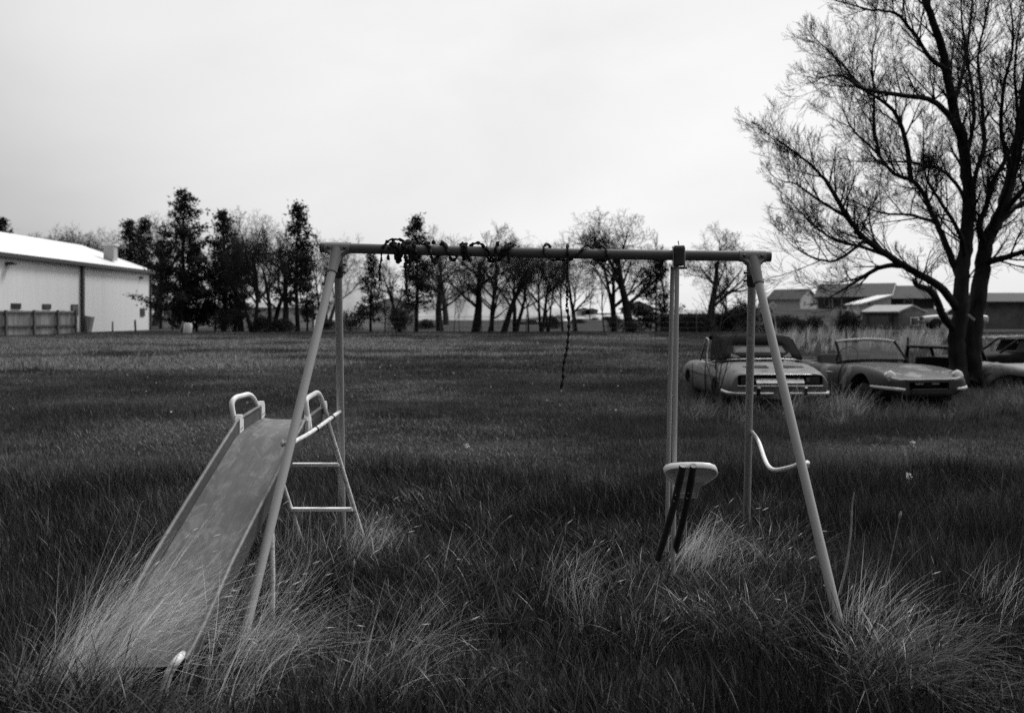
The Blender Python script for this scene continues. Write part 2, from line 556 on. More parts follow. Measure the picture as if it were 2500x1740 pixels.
# ------------------------------------------------------------------ slide
def slide_mat():
    m = bpy.data.materials.new('slide_metal')
    m.use_nodes = True
    nt = m.node_tree
    b = nt.nodes['Principled BSDF']
    b.inputs['Roughness'].default_value = 0.45
    b.inputs['Specular IOR Level'].default_value = 0.45
    t = nt.nodes.new('ShaderNodeTexCoord')
    a = nt.nodes.new('ShaderNodeTexNoise'); a.inputs['Scale'].default_value = 13; a.inputs['Detail'].default_value = 6; a.inputs['Roughness'].default_value = 0.65; a.inputs['Distortion'].default_value = 0.8
    mps = nt.nodes.new('ShaderNodeMapping'); mps.inputs['Scale'].default_value = (1.5, 0.55, 0.55)
    nt.links.new(t.outputs['Object'], mps.inputs['Vector']); nt.links.new(mps.outputs[0], a.inputs['Vector'])
    r = nt.nodes.new('ShaderNodeValToRGB')
    r.color_ramp.elements[0].position = 0.42; r.color_ramp.elements[0].color = (0.072, 0.072, 0.072, 1)
    r.color_ramp.elements[1].position = 0.54; r.color_ramp.elements[1].color = (0.10, 0.10, 0.10, 1)
    e = r.color_ramp.elements.new(0.60); e.color = (0.15, 0.15, 0.15, 1)
    e = r.color_ramp.elements.new(0.66); e.color = (0.11, 0.11, 0.11, 1)
    nt.links.new(a.outputs['Fac'], r.inputs[0])
    v = nt.nodes.new('ShaderNodeTexVoronoi'); v.inputs['Scale'].default_value = 60
    nt.links.new(t.outputs['Object'], v.inputs['Vector'])
    r2 = nt.nodes.new('ShaderNodeValToRGB')
    r2.color_ramp.elements[0].position = 0.06; r2.color_ramp.elements[0].color = (1.5, 1.5, 1.5, 1)
    r2.color_ramp.elements[1].position = 0.12; r2.color_ramp.elements[1].color = (1, 1, 1, 1)
    nt.links.new(v.outputs['Distance'], r2.inputs[0])
    mx = nt.nodes.new('ShaderNodeMix'); mx.data_type = 'RGBA'; mx.blend_type = 'MULTIPLY'; mx.inputs[0].default_value = 1
    nt.links.new(r.outputs[0], mx.inputs[6]); nt.links.new(r2.outputs[0], mx.inputs[7])
    sc_m = nt.nodes.new('ShaderNodeMapping'); sc_m.inputs['Scale'].default_value = (90, 1.6, 1.6)
    nt.links.new(t.outputs['Object'], sc_m.inputs['Vector'])
    sc_n = nt.nodes.new('ShaderNodeTexNoise'); sc_n.inputs['Scale'].default_value = 1.0; sc_n.inputs['Detail'].default_value = 3
    nt.links.new(sc_m.outputs[0], sc_n.inputs['Vector'])
    sc_r = nt.nodes.new('ShaderNodeValToRGB')
    sc_r.color_ramp.elements[0].position = 0.35; sc_r.color_ramp.elements[0].color = (0.72, 0.72, 0.72, 1)
    sc_r.color_ramp.elements[1].position = 0.72; sc_r.color_ramp.elements[1].color = (1.45, 1.45, 1.45, 1)
    nt.links.new(sc_n.outputs['Fac'], sc_r.inputs[0])
    mx3 = nt.nodes.new('ShaderNodeMix'); mx3.data_type = 'RGBA'; mx3.blend_type = 'MULTIPLY'; mx3.inputs[0].default_value = 0.45
    nt.links.new(mx.outputs[2], mx3.inputs[6]); nt.links.new(sc_r.outputs[0], mx3.inputs[7])
    nt.links.new(mx3.outputs[2], b.inputs['Base Color'])
    n3 = nt.nodes.new('ShaderNodeTexNoise'); n3.inputs['Scale'].default_value = 5; n3.inputs['Detail'].default_value = 2
    nt.links.new(t.outputs['Object'], n3.inputs['Vector'])
    bp_ = nt.nodes.new('ShaderNodeBump'); bp_.inputs['Strength'].default_value = 0.12; bp_.inputs['Distance'].default_value = 0.02
    nt.links.new(n3.outputs['Fac'], bp_.inputs['Height']); nt.links.new(bp_.outputs[0], b.inputs['Normal'])
    return m
M['slide'] = slide_mat()
M['slide_wall'] = mat('slide_wall', 0.07, 0.6, c2=0.05, scale=14, bump=0.08)
M['slide_rim'] = mat('slide_rim', 0.15, 0.55, c2=0.08, scale=25, bump=0.1)
slide = thing('slide', 'grey metal playground slide with white ladder in the long grass', 'slide', (-1.4, 5.0, 0))
# centre line of the bed, rear to front: (Y, Z, x centre, half width)
SL = [(6.16, 0.838, -1.358, 0.186), (5.95, 0.822, -1.364, 0.187), (5.72, 0.801, -1.372, 0.188), (5.60, 0.778, -1.376, 0.188),
      (5.40, 0.705, -1.384, 0.188), (5.1, 0.592, -1.394, 0.186), (4.8, 0.476, -1.405, 0.184), (4.5, 0.36, -1.415, 0.182),
      (4.25, 0.262, -1.423, 0.18), (4.05, 0.185, -1.430, 0.18), (3.95, 0.15, -1.434, 0.18), (3.84, 0.125, -1.438, 0.18)]
fine = spline([(c, y, z) for y, z, c, w in SL], 4)
hw = [0.186 - 0.02 * i / (len(fine) - 1) for i in range(len(fine))]
bed = MB(); N = 11
for side in (0, 1):                                         # top skin and under skin
    vs_, fs_ = [], []
    for i, p in enumerate(fine):
        for k in range(N):
            u = -1 + 2 * k / (N - 1)
            vs_.append((p.x + u * hw[i], p.y, p.z + 0.012 * abs(u) ** 4 - 0.004 * side))
    for i in range(len(fine) - 1):
        for k in range(N - 1):
            q = (i * N + k, i * N + k + 1, (i + 1) * N + k + 1, (i + 1) * N + k)
            fs_.append(q if side == 0 else q[::-1])
    bed.add(vs_, fs_, True)
bed.build('bed', M['slide'], slide, raw=True)
for s in (-1, 1):
    vs_, fs_ = [], []
    for i, p in enumerate(fine):
        hh = 0.075 if p.y < 5.6 else 0.085
        hh *= min(1.0, 0.35 + (p.y - 3.84) * 1.2)
        x0, x1 = p.x + s * (hw[i] + 0.001), p.x + s * (hw[i] + 0.006)
        vs_ += [(x0, p.y, p.z - 0.02), (x0 + s * 0.004, p.y, p.z + hh), (x1 + s * 0.004, p.y, p.z + hh), (x1, p.y, p.z - 0.045)]
    for i in range(len(fine) - 1):
        for k in range(4):
            fs_.append((i * 4 + k, i * 4 + (k + 1) % 4, (i + 1) * 4 + (k + 1) % 4, (i + 1) * 4 + k))
    w = MB().add(vs_, fs_, False).build('side_wall', M['slide_wall'], slide)
    rim = [Vector((p.x + s * (hw[i] + 0.009), p.y, p.z + (0.075 if p.y < 5.6 else 0.085) * min(1.0, 0.35 + (p.y - 3.84) * 1.2))) for i, p in enumerate(fine)]
    MB().tube(rim, 0.0105, 10).build('rim', M['slide_rim'], w)
    # handrail
    xs = {-1: [(577, 1046, 5.72), (569, 1010, 5.72), (566, 985, 5.73), (575, 971, 5.78), (592, 966, 5.88), (606, 963, 5.98), (617, 970, 6.04), (625, 985, 6.09), (635, 1008, 6.16)],
          1: [(757, 1050, 5.72), (750, 1010, 5.72), (747, 980, 5.73), (752, 971, 5.78), (765, 963, 5.88), (774, 959, 5.98), (781, 966, 6.04), (788, 985, 6.09), (800, 1022, 6.16)]}[s]
    hr = MB().tube(spline([P(*q) for q in xs], 5), 0.0155, 14).build('handrail', M['white_paint'], slide)
    for base, tilt in ((xs[0], 0.25), (xs[-1], -0.1)):
        c = P(*base)
        xr = -1.372 + s * 0.193 if base is xs[0] else -1.36 + s * 0.191
        pl = MB()
        pr = [(-0.04, -0.075), (0.045, -0.045), (0.042, 0.02), (0.02, 0.045), (-0.01, 0.045), (-0.035, 0.015)]
        zc = 0.865 if base is xs[0] else 0.905
        a1 = [(xr - s * 0.012, c.y + u, zc + v) for u, v in pr]
        a2 = [(xr + s * 0.018, c.y + u, zc + v) for u, v in pr]
        k = len(pr)
        pl.add(a1 + a2, [tuple(range(k)), tuple(range(k, 2 * k))[::-1]] + [(i, (i + 1) % k, k + (i + 1) % k, k + i) for i in range(k)])
        bk = pl.build('bracket', M['white_plastic'], slide)
        for u, v in ((-0.015, -0.035), (0.018, -0.03)):
            MB().lathe((xr - s * 0.012, c.y + u, zc + v), (-s, 0, 0), [(0, 0.006), (0.002, 0.005)], 8).build('screw', M['dark_metal'], bk)
LADR = {-1: (P(634, 1010, 6.16), P(743, 1342, 6.38)), 1: (P(798, 1022, 6.16), P(895, 1342, 6.38))}
for s, (a, b) in LADR.items():
    MB().tube([a + (b - a) * (i / 6) for i in range(7)], 0.0145, 14).build('ladder_leg', M['rust_white'], slide)
for y in (1134, 1243):
    a, b = on_line(*LADR[-1], y), on_line(*LADR[1], y)
    c = (a + b) / 2
    MB().box(c, ((b - a).length - 0.01, 0.075, 0.022), (math.radians(-4), 0, 0), 0.005).build('step', M['white_paint'], slide)
# back plate under the platform and lower supports
end = fine[-1]
pa = P(430, 1602, 3.80)
MB().tube(spline([P(446, 1598, 3.90), P(434, 1610, 3.80), P(414, 1640, 3.77), P(402, 1680, 3.76), P(395, 1722, 3.76)], 6), 0.0165, 14).build('foot_tube', M['rust_white'], slide)
MB().tube(spline([(-1.57, 3.96, 0.10), (-1.60, 3.86, 0.09), (-1.61, 3.78, 0.04), (-1.615, 3.76, -0.04)], 6), 0.0185, 14).build('foot_tube', M['rust_white'], slide)
MB().tube([(-1.19, 4.92, 0.46), (-1.17, 4.86, 0.22), (-1.165, 4.83, -0.03)], 0.014, 12).build('support_leg', M['rust_white'], slide)
MB().tube([(-1.60, 4.92, 0.46), (-1.62, 4.86, 0.22), (-1.625, 4.83, -0.03)], 0.014, 12).build('support_leg', M['rust_white'], slide)

# ------------------------------------------------------------------ glider hanging from the bar
gl = thing('glider_swing', 'broken glider swing with white saddle seat hanging near the right legs', 'swing', (bar_at(1655).x, 5.5, 0))
hb = bar_at(1655)
hg = MB()
hg.box(hb + Vector((0, -0.012, -0.012)), (0.052, 0.11, 0.1), None, 0.006)
hanger = hg.build('hanger', M['dark_metal'], gl)
MB().box(hb + Vector((0, -0.008, 0.043)), (0.056, 0.105, 0.012), None, 0.004).build('top_plate', M['chrome'], hanger)
MB().tube([hb + Vector((0, -0.03, 0.05)), hb + Vector((0.0, -0.015, 0.074)), hb + Vector((0.004, 0.02, 0.07))], 0.003, 6).build('wire_clip', M['dark_metal'], hanger)
for s in (-1, 1):
    MB().box(hb + Vector((s * 0.031, -0.03, -0.02)), (0.006, 0.03, 0.12), (0, 0, 0), 0.002).build('side_plate', M['chrome'], hanger)
MB().tube([hb + Vector((-0.045, -0.03, -0.075)), hb + Vector((0.045, -0.03, -0.075))], 0.007, 10).build('pivot_bolt', M['dark_metal'], hanger)
MB().tube(spline([P(1652, 652, 5.46), P(1652.5, 700, 5.46), P(1647, 1080, 5.38), P(1643, 1400, 5.34)], 8), [0.0105] * 4 + [0.0128] * 21, 16).build('hanger_tube', M['leg_paint'], gl)
MB().tube(spline([P(1643, 650, 5.55), P(1641, 700, 5.55), P(1633, 1080, 5.68), P(1628, 1345, 5.75)], 8), 0.0125, 16).build('hanger_tube', M['leg_paint'], gl)
# saddle seat tipped on its nose, underside towards the camera
seat = MB()
out = []
sil = [(0.0, 0.062), (0.06, 0.100), (0.13, 0.132), (0.17, 0.138), (0.21, 0.135)]
prof = [(-0.02, 0.050), (0.03, 0.052), (0.08, 0.062), (0.12, 0.085), (0.16, 0.118), (0.19, 0.136), (0.215, 0.140), (0.24, 0.128), (0.255, 0.10), (0.262, 0.055), (0.264, 0.0)]
SO = P(1679, 1207, 5.24)
for lay, (off, inset) in enumerate(((0.0, 0.0), (0.03, 0.008))):
    ring = [(-x + (inset if x > 0.01 else 0), y - (inset if i > 0 else 0)) for i, (y, x) in enumerate(prof)]
    pts = ring + [(-x, y) for x, y in ring[::-1][1:]]
    out.append(pts)
th = math.radians(62)
def seat_p(x, y, d):
    """x across, y from nose to back, d out of the seat (away from the camera)"""
    yy, zz = -math.cos(th) * 0 , 0
    base = SO + Vector((0, 0, 0))
    return base + Vector((x, 0, 0)) + Vector((0, -math.cos(th), math.sin(th))) * (y * 0.76) + Vector((0, math.sin(th), math.cos(th))) * d
k = len(out[0])
lip = 0.055
vs_ = [seat_p(x, y, lip * 0.0 - 0.03 * (1 if y > 0.1 else 0.4)) for x, y in out[0]]                 # rim facing the camera
vs_ += [seat_p(x, y, 0.014) for x, y in out[0]]                                                       # outer back
vs_ += [seat_p(x * 0.93, (y - 0.12) * 0.93 + 0.12, -0.03 * (1 if y > 0.1 else 0.4)) for x, y in out[0]]
vs_ += [seat_p(x * 0.92, (y - 0.12) * 0.92 + 0.12, 0.008 - 0.018 * abs(x) / 0.14) for x, y in out[0]]
fs_ = []
for i in range(k):
    j = (i + 1) % k
    fs_.append((i, j, k + j, k + i))
    fs_.append((i, 2 * k + i, 2 * k + j, j))
    fs_.append((2 * k + i, 3 * k + i, 3 * k + j, 2 * k + j))
seat.add(vs_, fs_, True)
seat.add([vs_[k + i] for i in range(k)], [tuple(range(k))])
seat.add([vs_[3 * k + i] for i in range(k)], [tuple(range(k))[::-1]])
st = seat.build('seat', M['white_plastic'], gl)
for y0 in (0.135, 0.0):
    MB().box(seat_p(0, y0, -0.006), (0.2 if y0 > 0.1 else 0.085, 0.008, 0.03), (math.radians(28), 0, 0)).build('rib', M['white_plastic'], st)
for s in (-1, 1):
    a, c = seat_p(s * 0.05, 0.13, 0.0), seat_p(s * 0.11, 0.23, 0.0)
    MB().tube([a, c], 0.004, 6).build('rib', M['white_plastic'], st)
    MB().lathe(seat_p(s * 0.085, 0.2, -0.004), (0, -math.sin(th), -math.cos(th)), [(0, 0.006), (0.006, 0.004)], 8).build('screw', M['chrome'], st)
for a, b in (((1667, 1136, 5.06), (1606, 1365, 5.30)), ((1693, 1136, 5.06), (1648, 1345, 5.36))):
    A, B = P(*a), P(*b)
    mid = A.lerp(B, 0.45) + Vector((0.008, 0, 0))
    arm = MB().tube(spline([A, mid, B], 6), 0.0185, 12).build('seat_arm', M['dark_metal'], gl)  # dark colour stands in for the unlit undersides of the tubes
    for t in (0.30, 0.36):
        MB().lathe(A.lerp(B, t) + Vector((0, -0.019, 0)), (0, -1, 0), [(0, 0.004), (0.003, 0.003)], 8).build('rivet', M['chrome'], arm)

# ------------------------------------------------------------------ swing chains wound round the bar
def strand(mb, pts, r, seed, lump=0.35, flat=0.65, n=7):
    rg = random.Random(seed)
    r *= 1.2
    path = spline(pts, n)
    ph = rg.uniform(0, 6)
    path = [p + Vector((rg.gauss(0, 0.0016), rg.gauss(0, 0.0016), rg.gauss(0, 0.0016))) for p in path]
    rad = [r * (1 + lump * math.sin(ph + i * 0.9) + rg.uniform(-0.18, 0.18)) for i in range(len(path))]
    mb.tube(path, rad, 7, flat=flat, twist=0.35)
def link_chain(parent, p, n, seed, L=0.024):
    rg = random.Random(seed)
    d = Vector((0.02, 0, -1)).normalized()
    for i in range(n):
        c = p + d * (L * 0.8 * i + L / 2)
        ax = (0, 1, 0) if i % 2 == 0 else (1, 0.25, 0)
        MB().torus(c, ax, L * 0.33, 0.0022, sx=1.55, up=d, n=12, m=5).build('link', M['dark_metal'], parent)
        d = (d + Vector((rg.uniform(-0.12, 0.12), rg.uniform(-0.1, 0.1), 0))).normalized()
    return p + d * (L * 0.8 * n)
def wrap(px0, px1, turns, rad=0.036, a0=0, sag=0.0, k=10):
    m_ = max(6, int(k * turns))
    o = []
    for i in range(m_ + 1):
        t = i / m_
        a = a0 + 360 * turns * t
        low = max(0.0, -math.cos(math.radians(a)))
        o.append(on_bar(px0 + (px1 - px0) * t, a, rad) - Vector((0, 0, sag * low)))
    return o
def hang(px, pys, Y, sway=()):
    return [P(px + (sway[i] if i < len(sway) else 0), py, Y) for i, py in enumerate(pys)]
yb = lambda px: bar_at(px).y - 0.036
SLV = M['sleeve']
c1 = thing('swing_chain', 'dark tangled chain at the left of the bar, ending in loose links', 'chain', bar_at(940), group='swing chains wound round the top bar')
mb = MB()
strand(mb, wrap(975, 948, 1.4, 0.035, 40, 0.02), 0.0085, 1)
strand(mb, [on_bar(985, 0, 0.05), on_bar(965, 10, 0.054), on_bar(948, 5, 0.045), on_bar(940, 60, 0.036), on_bar(935, 100, 0.035), P(931, 628, yb(931)), P(929, 645, yb(931)), P(926, 662, yb(931)), P(928, 675, yb(931)), P(926.5, 684, yb(931))], 0.0075, 2)
mb.build('sleeve', SLV, c1)
e = link_chain(c1, P(927, 682, yb(930)), 2, 3, 0.03)
e = link_chain(c1, e, 2, 4, 0.026)
MB().tube(spline([e, e + Vector((-0.006, 0, -0.008)), e + Vector((-0.004, 0, -0.03)), e + Vector((0.006, 0, -0.04))], 5), 0.0028, 6).build('hook', M['dark_metal'], c1)
c2 = thing('swing_chain', 'thick dark sleeved chain hanging straight below the tangle on the bar', 'chain', bar_at(992), group='swing chains wound round the top bar')
mb = MB()
strand(mb, wrap(958, 1018, 2.4, 0.037, -30, 0.035), 0.009, 5)
strand(mb, wrap(1012, 962, 1.6, 0.043, 120, 0.02), 0.0075, 6)
strand(mb, [on_bar(996, -20, 0.04), on_bar(997, 30, 0.045), on_bar(994, 90, 0.04), P(990, 630, yb(990)), P(989, 650, yb(990)), P(992, 668, yb(990)), P(993, 684, yb(990)), P(992, 700, yb(990)), P(995, 718, yb(990)), P(999, 735, yb(990))], 0.0095, 7)
strand(mb, [on_bar(1005, 10, 0.042), on_bar(1004, 80, 0.04), P(1002, 628, yb(1000)), P(1001, 650, yb(1000))], 0.0085, 8, 0.15)
mb.build('sleeve', SLV, c2)
MB().torus(P(992, 690, yb(990) - 0.01), (0.4, 1, 0), 0.011, 0.0028, sx=1.4, up=(0, 0, 1)).build('link', M['dark_metal'], c2)
c3 = thing('swing_chain', 'dark sleeved chain looped loosely round the left middle of the bar', 'chain', bar_at(1060), group='swing chains wound round the top bar')
mb = MB()
strand(mb, wrap(1006, 1150, 3.2, 0.036, 100, 0.022, 8), 0.0085, 9)
strand(mb, wrap(1045, 1085, 1.1, 0.042, 10, 0.03), 0.009, 10)
strand(mb, wrap(1128, 1140, 1.6, 0.037, -40, 0.01), 0.008, 11)
mb.build('sleeve', SLV, c3)
MB().lathe(on_bar(1058, 0, 0.03), (0, 0, 1), [(0, 0.008), (0.008, 0.013), (0.018, 0.012), (0.024, 0.005)], 9).build('knot', SLV, c3)
for q, (px, py) in enumerate(((1141, 626), (1146, 634))):
    MB().torus(P(px, py, yb(1140)), (0.3 + q * 0.5, 1, 0), 0.0105, 0.0024, sx=1.7, up=(0.35, 0, -1)).build('link', M['dark_metal'], c3)
c4 = thing('swing_chain', 'short dark sleeved chain hanging at mid bar with one bare ring near its tip', 'chain', bar_at(1205), group='swing chains wound round the top bar')
mb = MB()
strand(mb, [on_bar(1146, -60, 0.034), on_bar(1152, -10, 0.036), on_bar(1170, 0, 0.042), on_bar(1183, 50, 0.036), on_bar(1195, 100, 0.037), on_bar(1203, 150, 0.048), on_bar(1213, 178, 0.056), on_bar(1221, 215, 0.045), on_bar(1228, 300, 0.036), on_bar(1236, 370, 0.037), on_bar(1226, 450, 0.038), on_bar(1220, 520, 0.05)], 0.0085, 12)
strand(mb, [on_bar(1188, 60, 0.037), on_bar(1190, 120, 0.04), on_bar(1196, 165, 0.055), on_bar(1206, 180, 0.058)], 0.008, 13)
strand(mb, [on_bar(1214, -40, 0.036), on_bar(1215, 15, 0.048), on_bar(1212, 70, 0.037), P(1211, 628, yb(1211)), P(1211, 648, yb(1211)), P(1213, 660, yb(1211)), P(1211, 672, yb(1211)), P(1211, 682, yb(1211))], 0.0075, 14)
strand(mb, [P(1211, 690, yb(1211)), P(1211.5, 698, yb(1211)), P(1213, 708, yb(1211))], 0.007, 15, 0.5)
mb.build('sleeve', SLV, c4)
MB().torus(P(1211, 687, yb(1211)), (0, 1, 0), 0.0085, 0.0022, sx=1.4, up=(0, 0, 1)).build('link', M['dark_metal'], c4)
c5 = thing('swing_chain', 'stub of dark sleeved chain folded over the bar beside a small eye hook', 'chain', bar_at(1245), group='swing chains wound round the top bar')
mb = MB()
strand(mb, [on_bar(1250, -80, 0.035), on_bar(1250, 0, 0.042), on_bar(1246, 60, 0.037), on_bar(1243, 110, 0.037), P(1242, 632, yb(1242)), P(1241, 642, yb(1242))], 0.009, 16, 0.15)
strand(mb, [on_bar(1258, -20, 0.036), on_bar(1245, 20, 0.045), on_bar(1236, 80, 0.037), on_bar(1228, 140, 0.04)], 0.0075, 17)
mb.build('sleeve', SLV, c5)
c6 = thing('swing_chain', 'longest dark twisted chain, hanging far down from the right middle of the bar', 'chain', bar_at(1385), group='swing chains wound round the top bar')
mb = MB()
strand(mb, [on_bar(1343, -40, 0.036), on_bar(1334, 5, 0.044), on_bar(1328, 70, 0.037), on_bar(1336, 130, 0.038), on_bar(1350, 172, 0.046), on_bar(1362, 190, 0.04), on_bar(1376, 176, 0.044), on_bar(1392, 170, 0.042), on_bar(1406, 120, 0.037), on_bar(1420, 70, 0.036), on_bar(1432, 5, 0.042), on_bar(1443, -40, 0.036)], 0.0075, 18, 0.22)
strand(mb, [on_bar(1460, -30, 0.036), on_bar(1470, 5, 0.041), on_bar(1480, 70, 0.036), on_bar(1484, 120, 0.037), on_bar(1480, 165, 0.043), on_bar(1470, 185, 0.042), on_bar(1461, 200, 0.036)], 0.008, 19, 0.2)
yl = yb(1385)
strand(mb, [on_bar(1386, -30, 0.035), on_bar(1385, 10, 0.044), on_bar(1386, 80, 0.036), P(1385, 632, yl), P(1385, 655, yl), P(1384.5, 692, yl)], 0.0062, 20, 0.2)
yq = [(1384.5, 698), (1384, 724)], [(1384, 728), (1383.5, 750)], [(1384, 754), (1387, 768), (1389, 785), (1389, 800), (1388, 815), (1386.5, 830), (1385, 845), (1383, 858), (1380, 872), (1377, 886), (1375, 900), (1375, 915), (1374, 930), (1369, 949)]
for q, sg in enumerate(yq[:2]):
    strand(mb, [P(a, b, yl) for a, b in (sg[0], ((sg[0][0] + sg[1][0]) / 2, (sg[0][1] + sg[1][1]) / 2), sg[1])], 0.0062, 21 + q, 0.2)
pts = spline([P(a, b, yl) for a, b in yq[2]], 10)
mb.tube(pts, [0.0088 * (1 + 0.42 * math.sin(i * 0.52)) for i in range(len(pts))], 8, flat=0.72, twist=0.25)
mb.build('sleeve', SLV, c6)
for py in (695, 726, 752):
    MB().torus(P(1384.3, py, yl), (0, 1, 0), 0.0068, 0.0022, sx=1.3, up=(0, 0, 1)).build('link', M['dark_metal'], c6)
for px, lab in ((1267, 'small dark eye hook under the middle of the bar'), (1449, 'small dark eye hook under the bar right of the longest chain')):
    h = thing('eye_hook', lab, 'hook', bar_at(px), group='eye hooks under the bar')
    b0 = bar_at(px)
    MB().lathe(b0 + Vector((0, 0, BAR_RAD - 0.003)), (0, 0, 1), [(0, 0.008), (0.006, 0.007)], 8).build('nut', M['dark_metal'], h)
    MB().tube([b0 - Vector((0, 0, BAR_RAD - 0.004)), b0 - Vector((0, 0, BAR_RAD + 0.012))], 0.004, 8).build('shank', M['dark_metal'], h)
    MB().torus(b0 - Vector((0, 0, BAR_RAD + 0.024)), (0.3, 1, 0), 0.014, 0.0036, up=(0, 0, 1)).build('ring', M['dark_metal'], h)
    MB().torus(b0 - Vector((-0.004, 0.003, BAR_RAD + 0.03)), (1, 0.35, 0), 0.012, 0.003, sx=1.3, up=(0, 0, 1)).build('ring', M['dark_metal'], h)

# ------------------------------------------------------------------ cars
def car_paint(name, base, patch, dark, scale=2.2, seed=0.0, rough=0.5):
    m = bpy.data.materials.new(name)
    m.use_nodes = True
    nt = m.node_tree
    b = nt.nodes['Principled BSDF']
    b.inputs['Roughness'].default_value = rough
    b.inputs['Specular IOR Level'].default_value = 0.4
    t = nt.nodes.new('ShaderNodeTexCoord')
    mpn = nt.nodes.new('ShaderNodeMapping'); mpn.inputs['Location'].default_value = (seed, seed * 0.7, seed * 1.3)
    nt.links.new(t.outputs['Object'], mpn.inputs['Vector'])
    def noise(sc, det, lo, hi, c0, c1):
        n = nt.nodes.new('ShaderNodeTexNoise'); n.inputs['Scale'].default_value = sc; n.inputs['Detail'].default_value = det; n.inputs['Roughness'].default_value = 0.6
        nt.links.new(mpn.outputs[0], n.inputs['Vector'])
        r = nt.nodes.new('ShaderNodeValToRGB')
        r.color_ramp.elements[0].position = lo; r.color_ramp.elements[1].position = hi
        r.color_ramp.elements[0].color = (c0, c0, c0, 1); r.color_ramp.elements[1].color = (c1, c1, c1, 1)
        nt.links.new(n.outputs['Fac'], r.inputs[0])
        return r.outputs[0]
    base_c = noise(1.1, 3, 0.4, 0.65, base, base * 0.8)
    f1 = noise(scale, 6, 0.575, 0.605, 0, 1)
    f2 = noise(scale * 1.7, 7, 0.60, 0.645, 0, 1)
    mx = nt.nodes.new('ShaderNodeMix'); mx.data_type = 'RGBA'
    nt.links.new(f1, mx.inputs[0]); nt.links.new(base_c, mx.inputs[6]); mx.inputs[7].default_value = (patch, patch, patch, 1)
    mx2 = nt.nodes.new('ShaderNodeMix'); mx2.data_type = 'RGBA'
    nt.links.new(f2, mx2.inputs[0]); nt.links.new(mx.outputs[2], mx2.inputs[6]); mx2.inputs[7].default_value = (dark, dark, dark, 1)
    nt.links.new(mx2.outputs[2], b.inputs['Base Color'])
    return m
M['paint_pale'] = car_paint('paint_pale', 0.17, 0.24, 0.03, 2.0, 3.1)
M['paint_dull'] = car_paint('paint_dull', 0.055, 0.22, 0.02, 2.4, 8.4)
M['soft_top'] = mat('soft_top', 0.012, 0.9, c2=0.02, scale=6, bump=0.3, bscale=12, spec=0.1)
M['black_trim'] = mat('black_trim', 0.008, 0.7, spec=0.2)
M['lens_trim_white'] = mat('lens_trim_white', 0.85, 0.2, c2=0.6, scale=30)  # white of lamp lenses, also painted-in shine on window frames and bumpers
M['tail_lamp'] = mat('tail_lamp', 0.05, 0.2, c2=0.02, scale=14)
M['hazy_pane'] = mat('hazy_pane', 0.09, 0.5, c2=0.16, scale=5, bump=0.2, bscale=8, spec=0.12)
M['tan_vinyl'] = mat('tan_vinyl', 0.06, 0.7)

def loft_body(name, secs, paint, parent, arches, cut=None, sub=2):
    """secs: (y, [half-section points (x, z) from bottom centre outwards and up to top centre]); local coordinates, nose at +y"""
    V, F = [], []
    n = len(secs[0][1])
    for y, s in secs:
        row = [(x, y, z) for x, z in s] + [(-x, y, z) for x, z in s[-2:0:-1]]
        V += row
    k = 2 * n - 2
    for i in range(len(secs) - 1):
        for j in range(k):
            F.append((i * k + j, i * k + (j + 1) % k, (i + 1) * k + (j + 1) % k, (i + 1) * k + j))
    F.append(tuple(range(k))[::-1])
    e = (len(secs) - 1) * k
    F.append(tuple(e + j for j in range(k)))
    me = bpy.data.meshes.new(name)
    me.from_pydata(V, [], F)
    bm = bmesh.new(); bm.from_mesh(me)
    bmesh.ops.recalc_face_normals(bm, faces=bm.faces[:])
    bm.to_mesh(me); bm.free()
    o = bpy.data.objects.new(name, me)
    col.objects.link(o)
    me.materials.append(paint)
    sb = o.modifiers.new('s', 'SUBSURF'); sb.levels = sub; sb.render_levels = sub
    cutters = []
    cb = MB()
    for (y, z, r) in arches:
        pts = [(math.cos(a) * r, math.sin(a) * r) for a in np.linspace(0, 2 * math.pi, 28, endpoint=False)]
        for sx in (-1, 1):
            vs_ = [(sx * 0.35, y + p, z + q) for p, q in pts] + [(sx * 1.2, y + p, z + q) for p, q in pts]
            kk = len(pts)
            cb.add(vs_, [tuple(range(kk)), tuple(range(kk, 2 * kk))[::-1]] + [(i, (i + 1) % kk, kk + (i + 1) % kk, kk + i) for i in range(kk)])
    if cut:
        for c, sz, bv in cut:
            cb.box(c, sz, None, bv)
    co = bpy.data.objects.new('cut', cb.mesh('cut'))
    col.objects.link(co)
    bo = o.modifiers.new('b', 'BOOLEAN'); bo.operation = 'DIFFERENCE'; bo.object = co; bo.solver = 'EXACT'
    dg = bpy.context.evaluated_depsgraph_get()
    me2 = bpy.data.meshes.new_from_object(o.evaluated_get(dg))
    bpy.data.objects.remove(o); bpy.data.objects.remove(co)
    me2.name = name
    me2.polygons.foreach_set('use_smooth', [True] * len(me2.polygons))
    try:
        me2.set_sharp_from_angle(angle=math.radians(38))
    except Exception:
        pass
    me2.materials.clear(); me2.materials.append(paint)
    o2 = bpy.data.objects.new(name, me2)
    col.objects.link(o2)
    o2.parent = parent
    return o2

def lpart(mb, name, m, parent):
    """part given in the car's own coordinates"""
    o = bpy.data.objects.new(name, mb.mesh(name))
    o.data.materials.append(m)
    col.objects.link(o)
    o.parent = parent
    return o

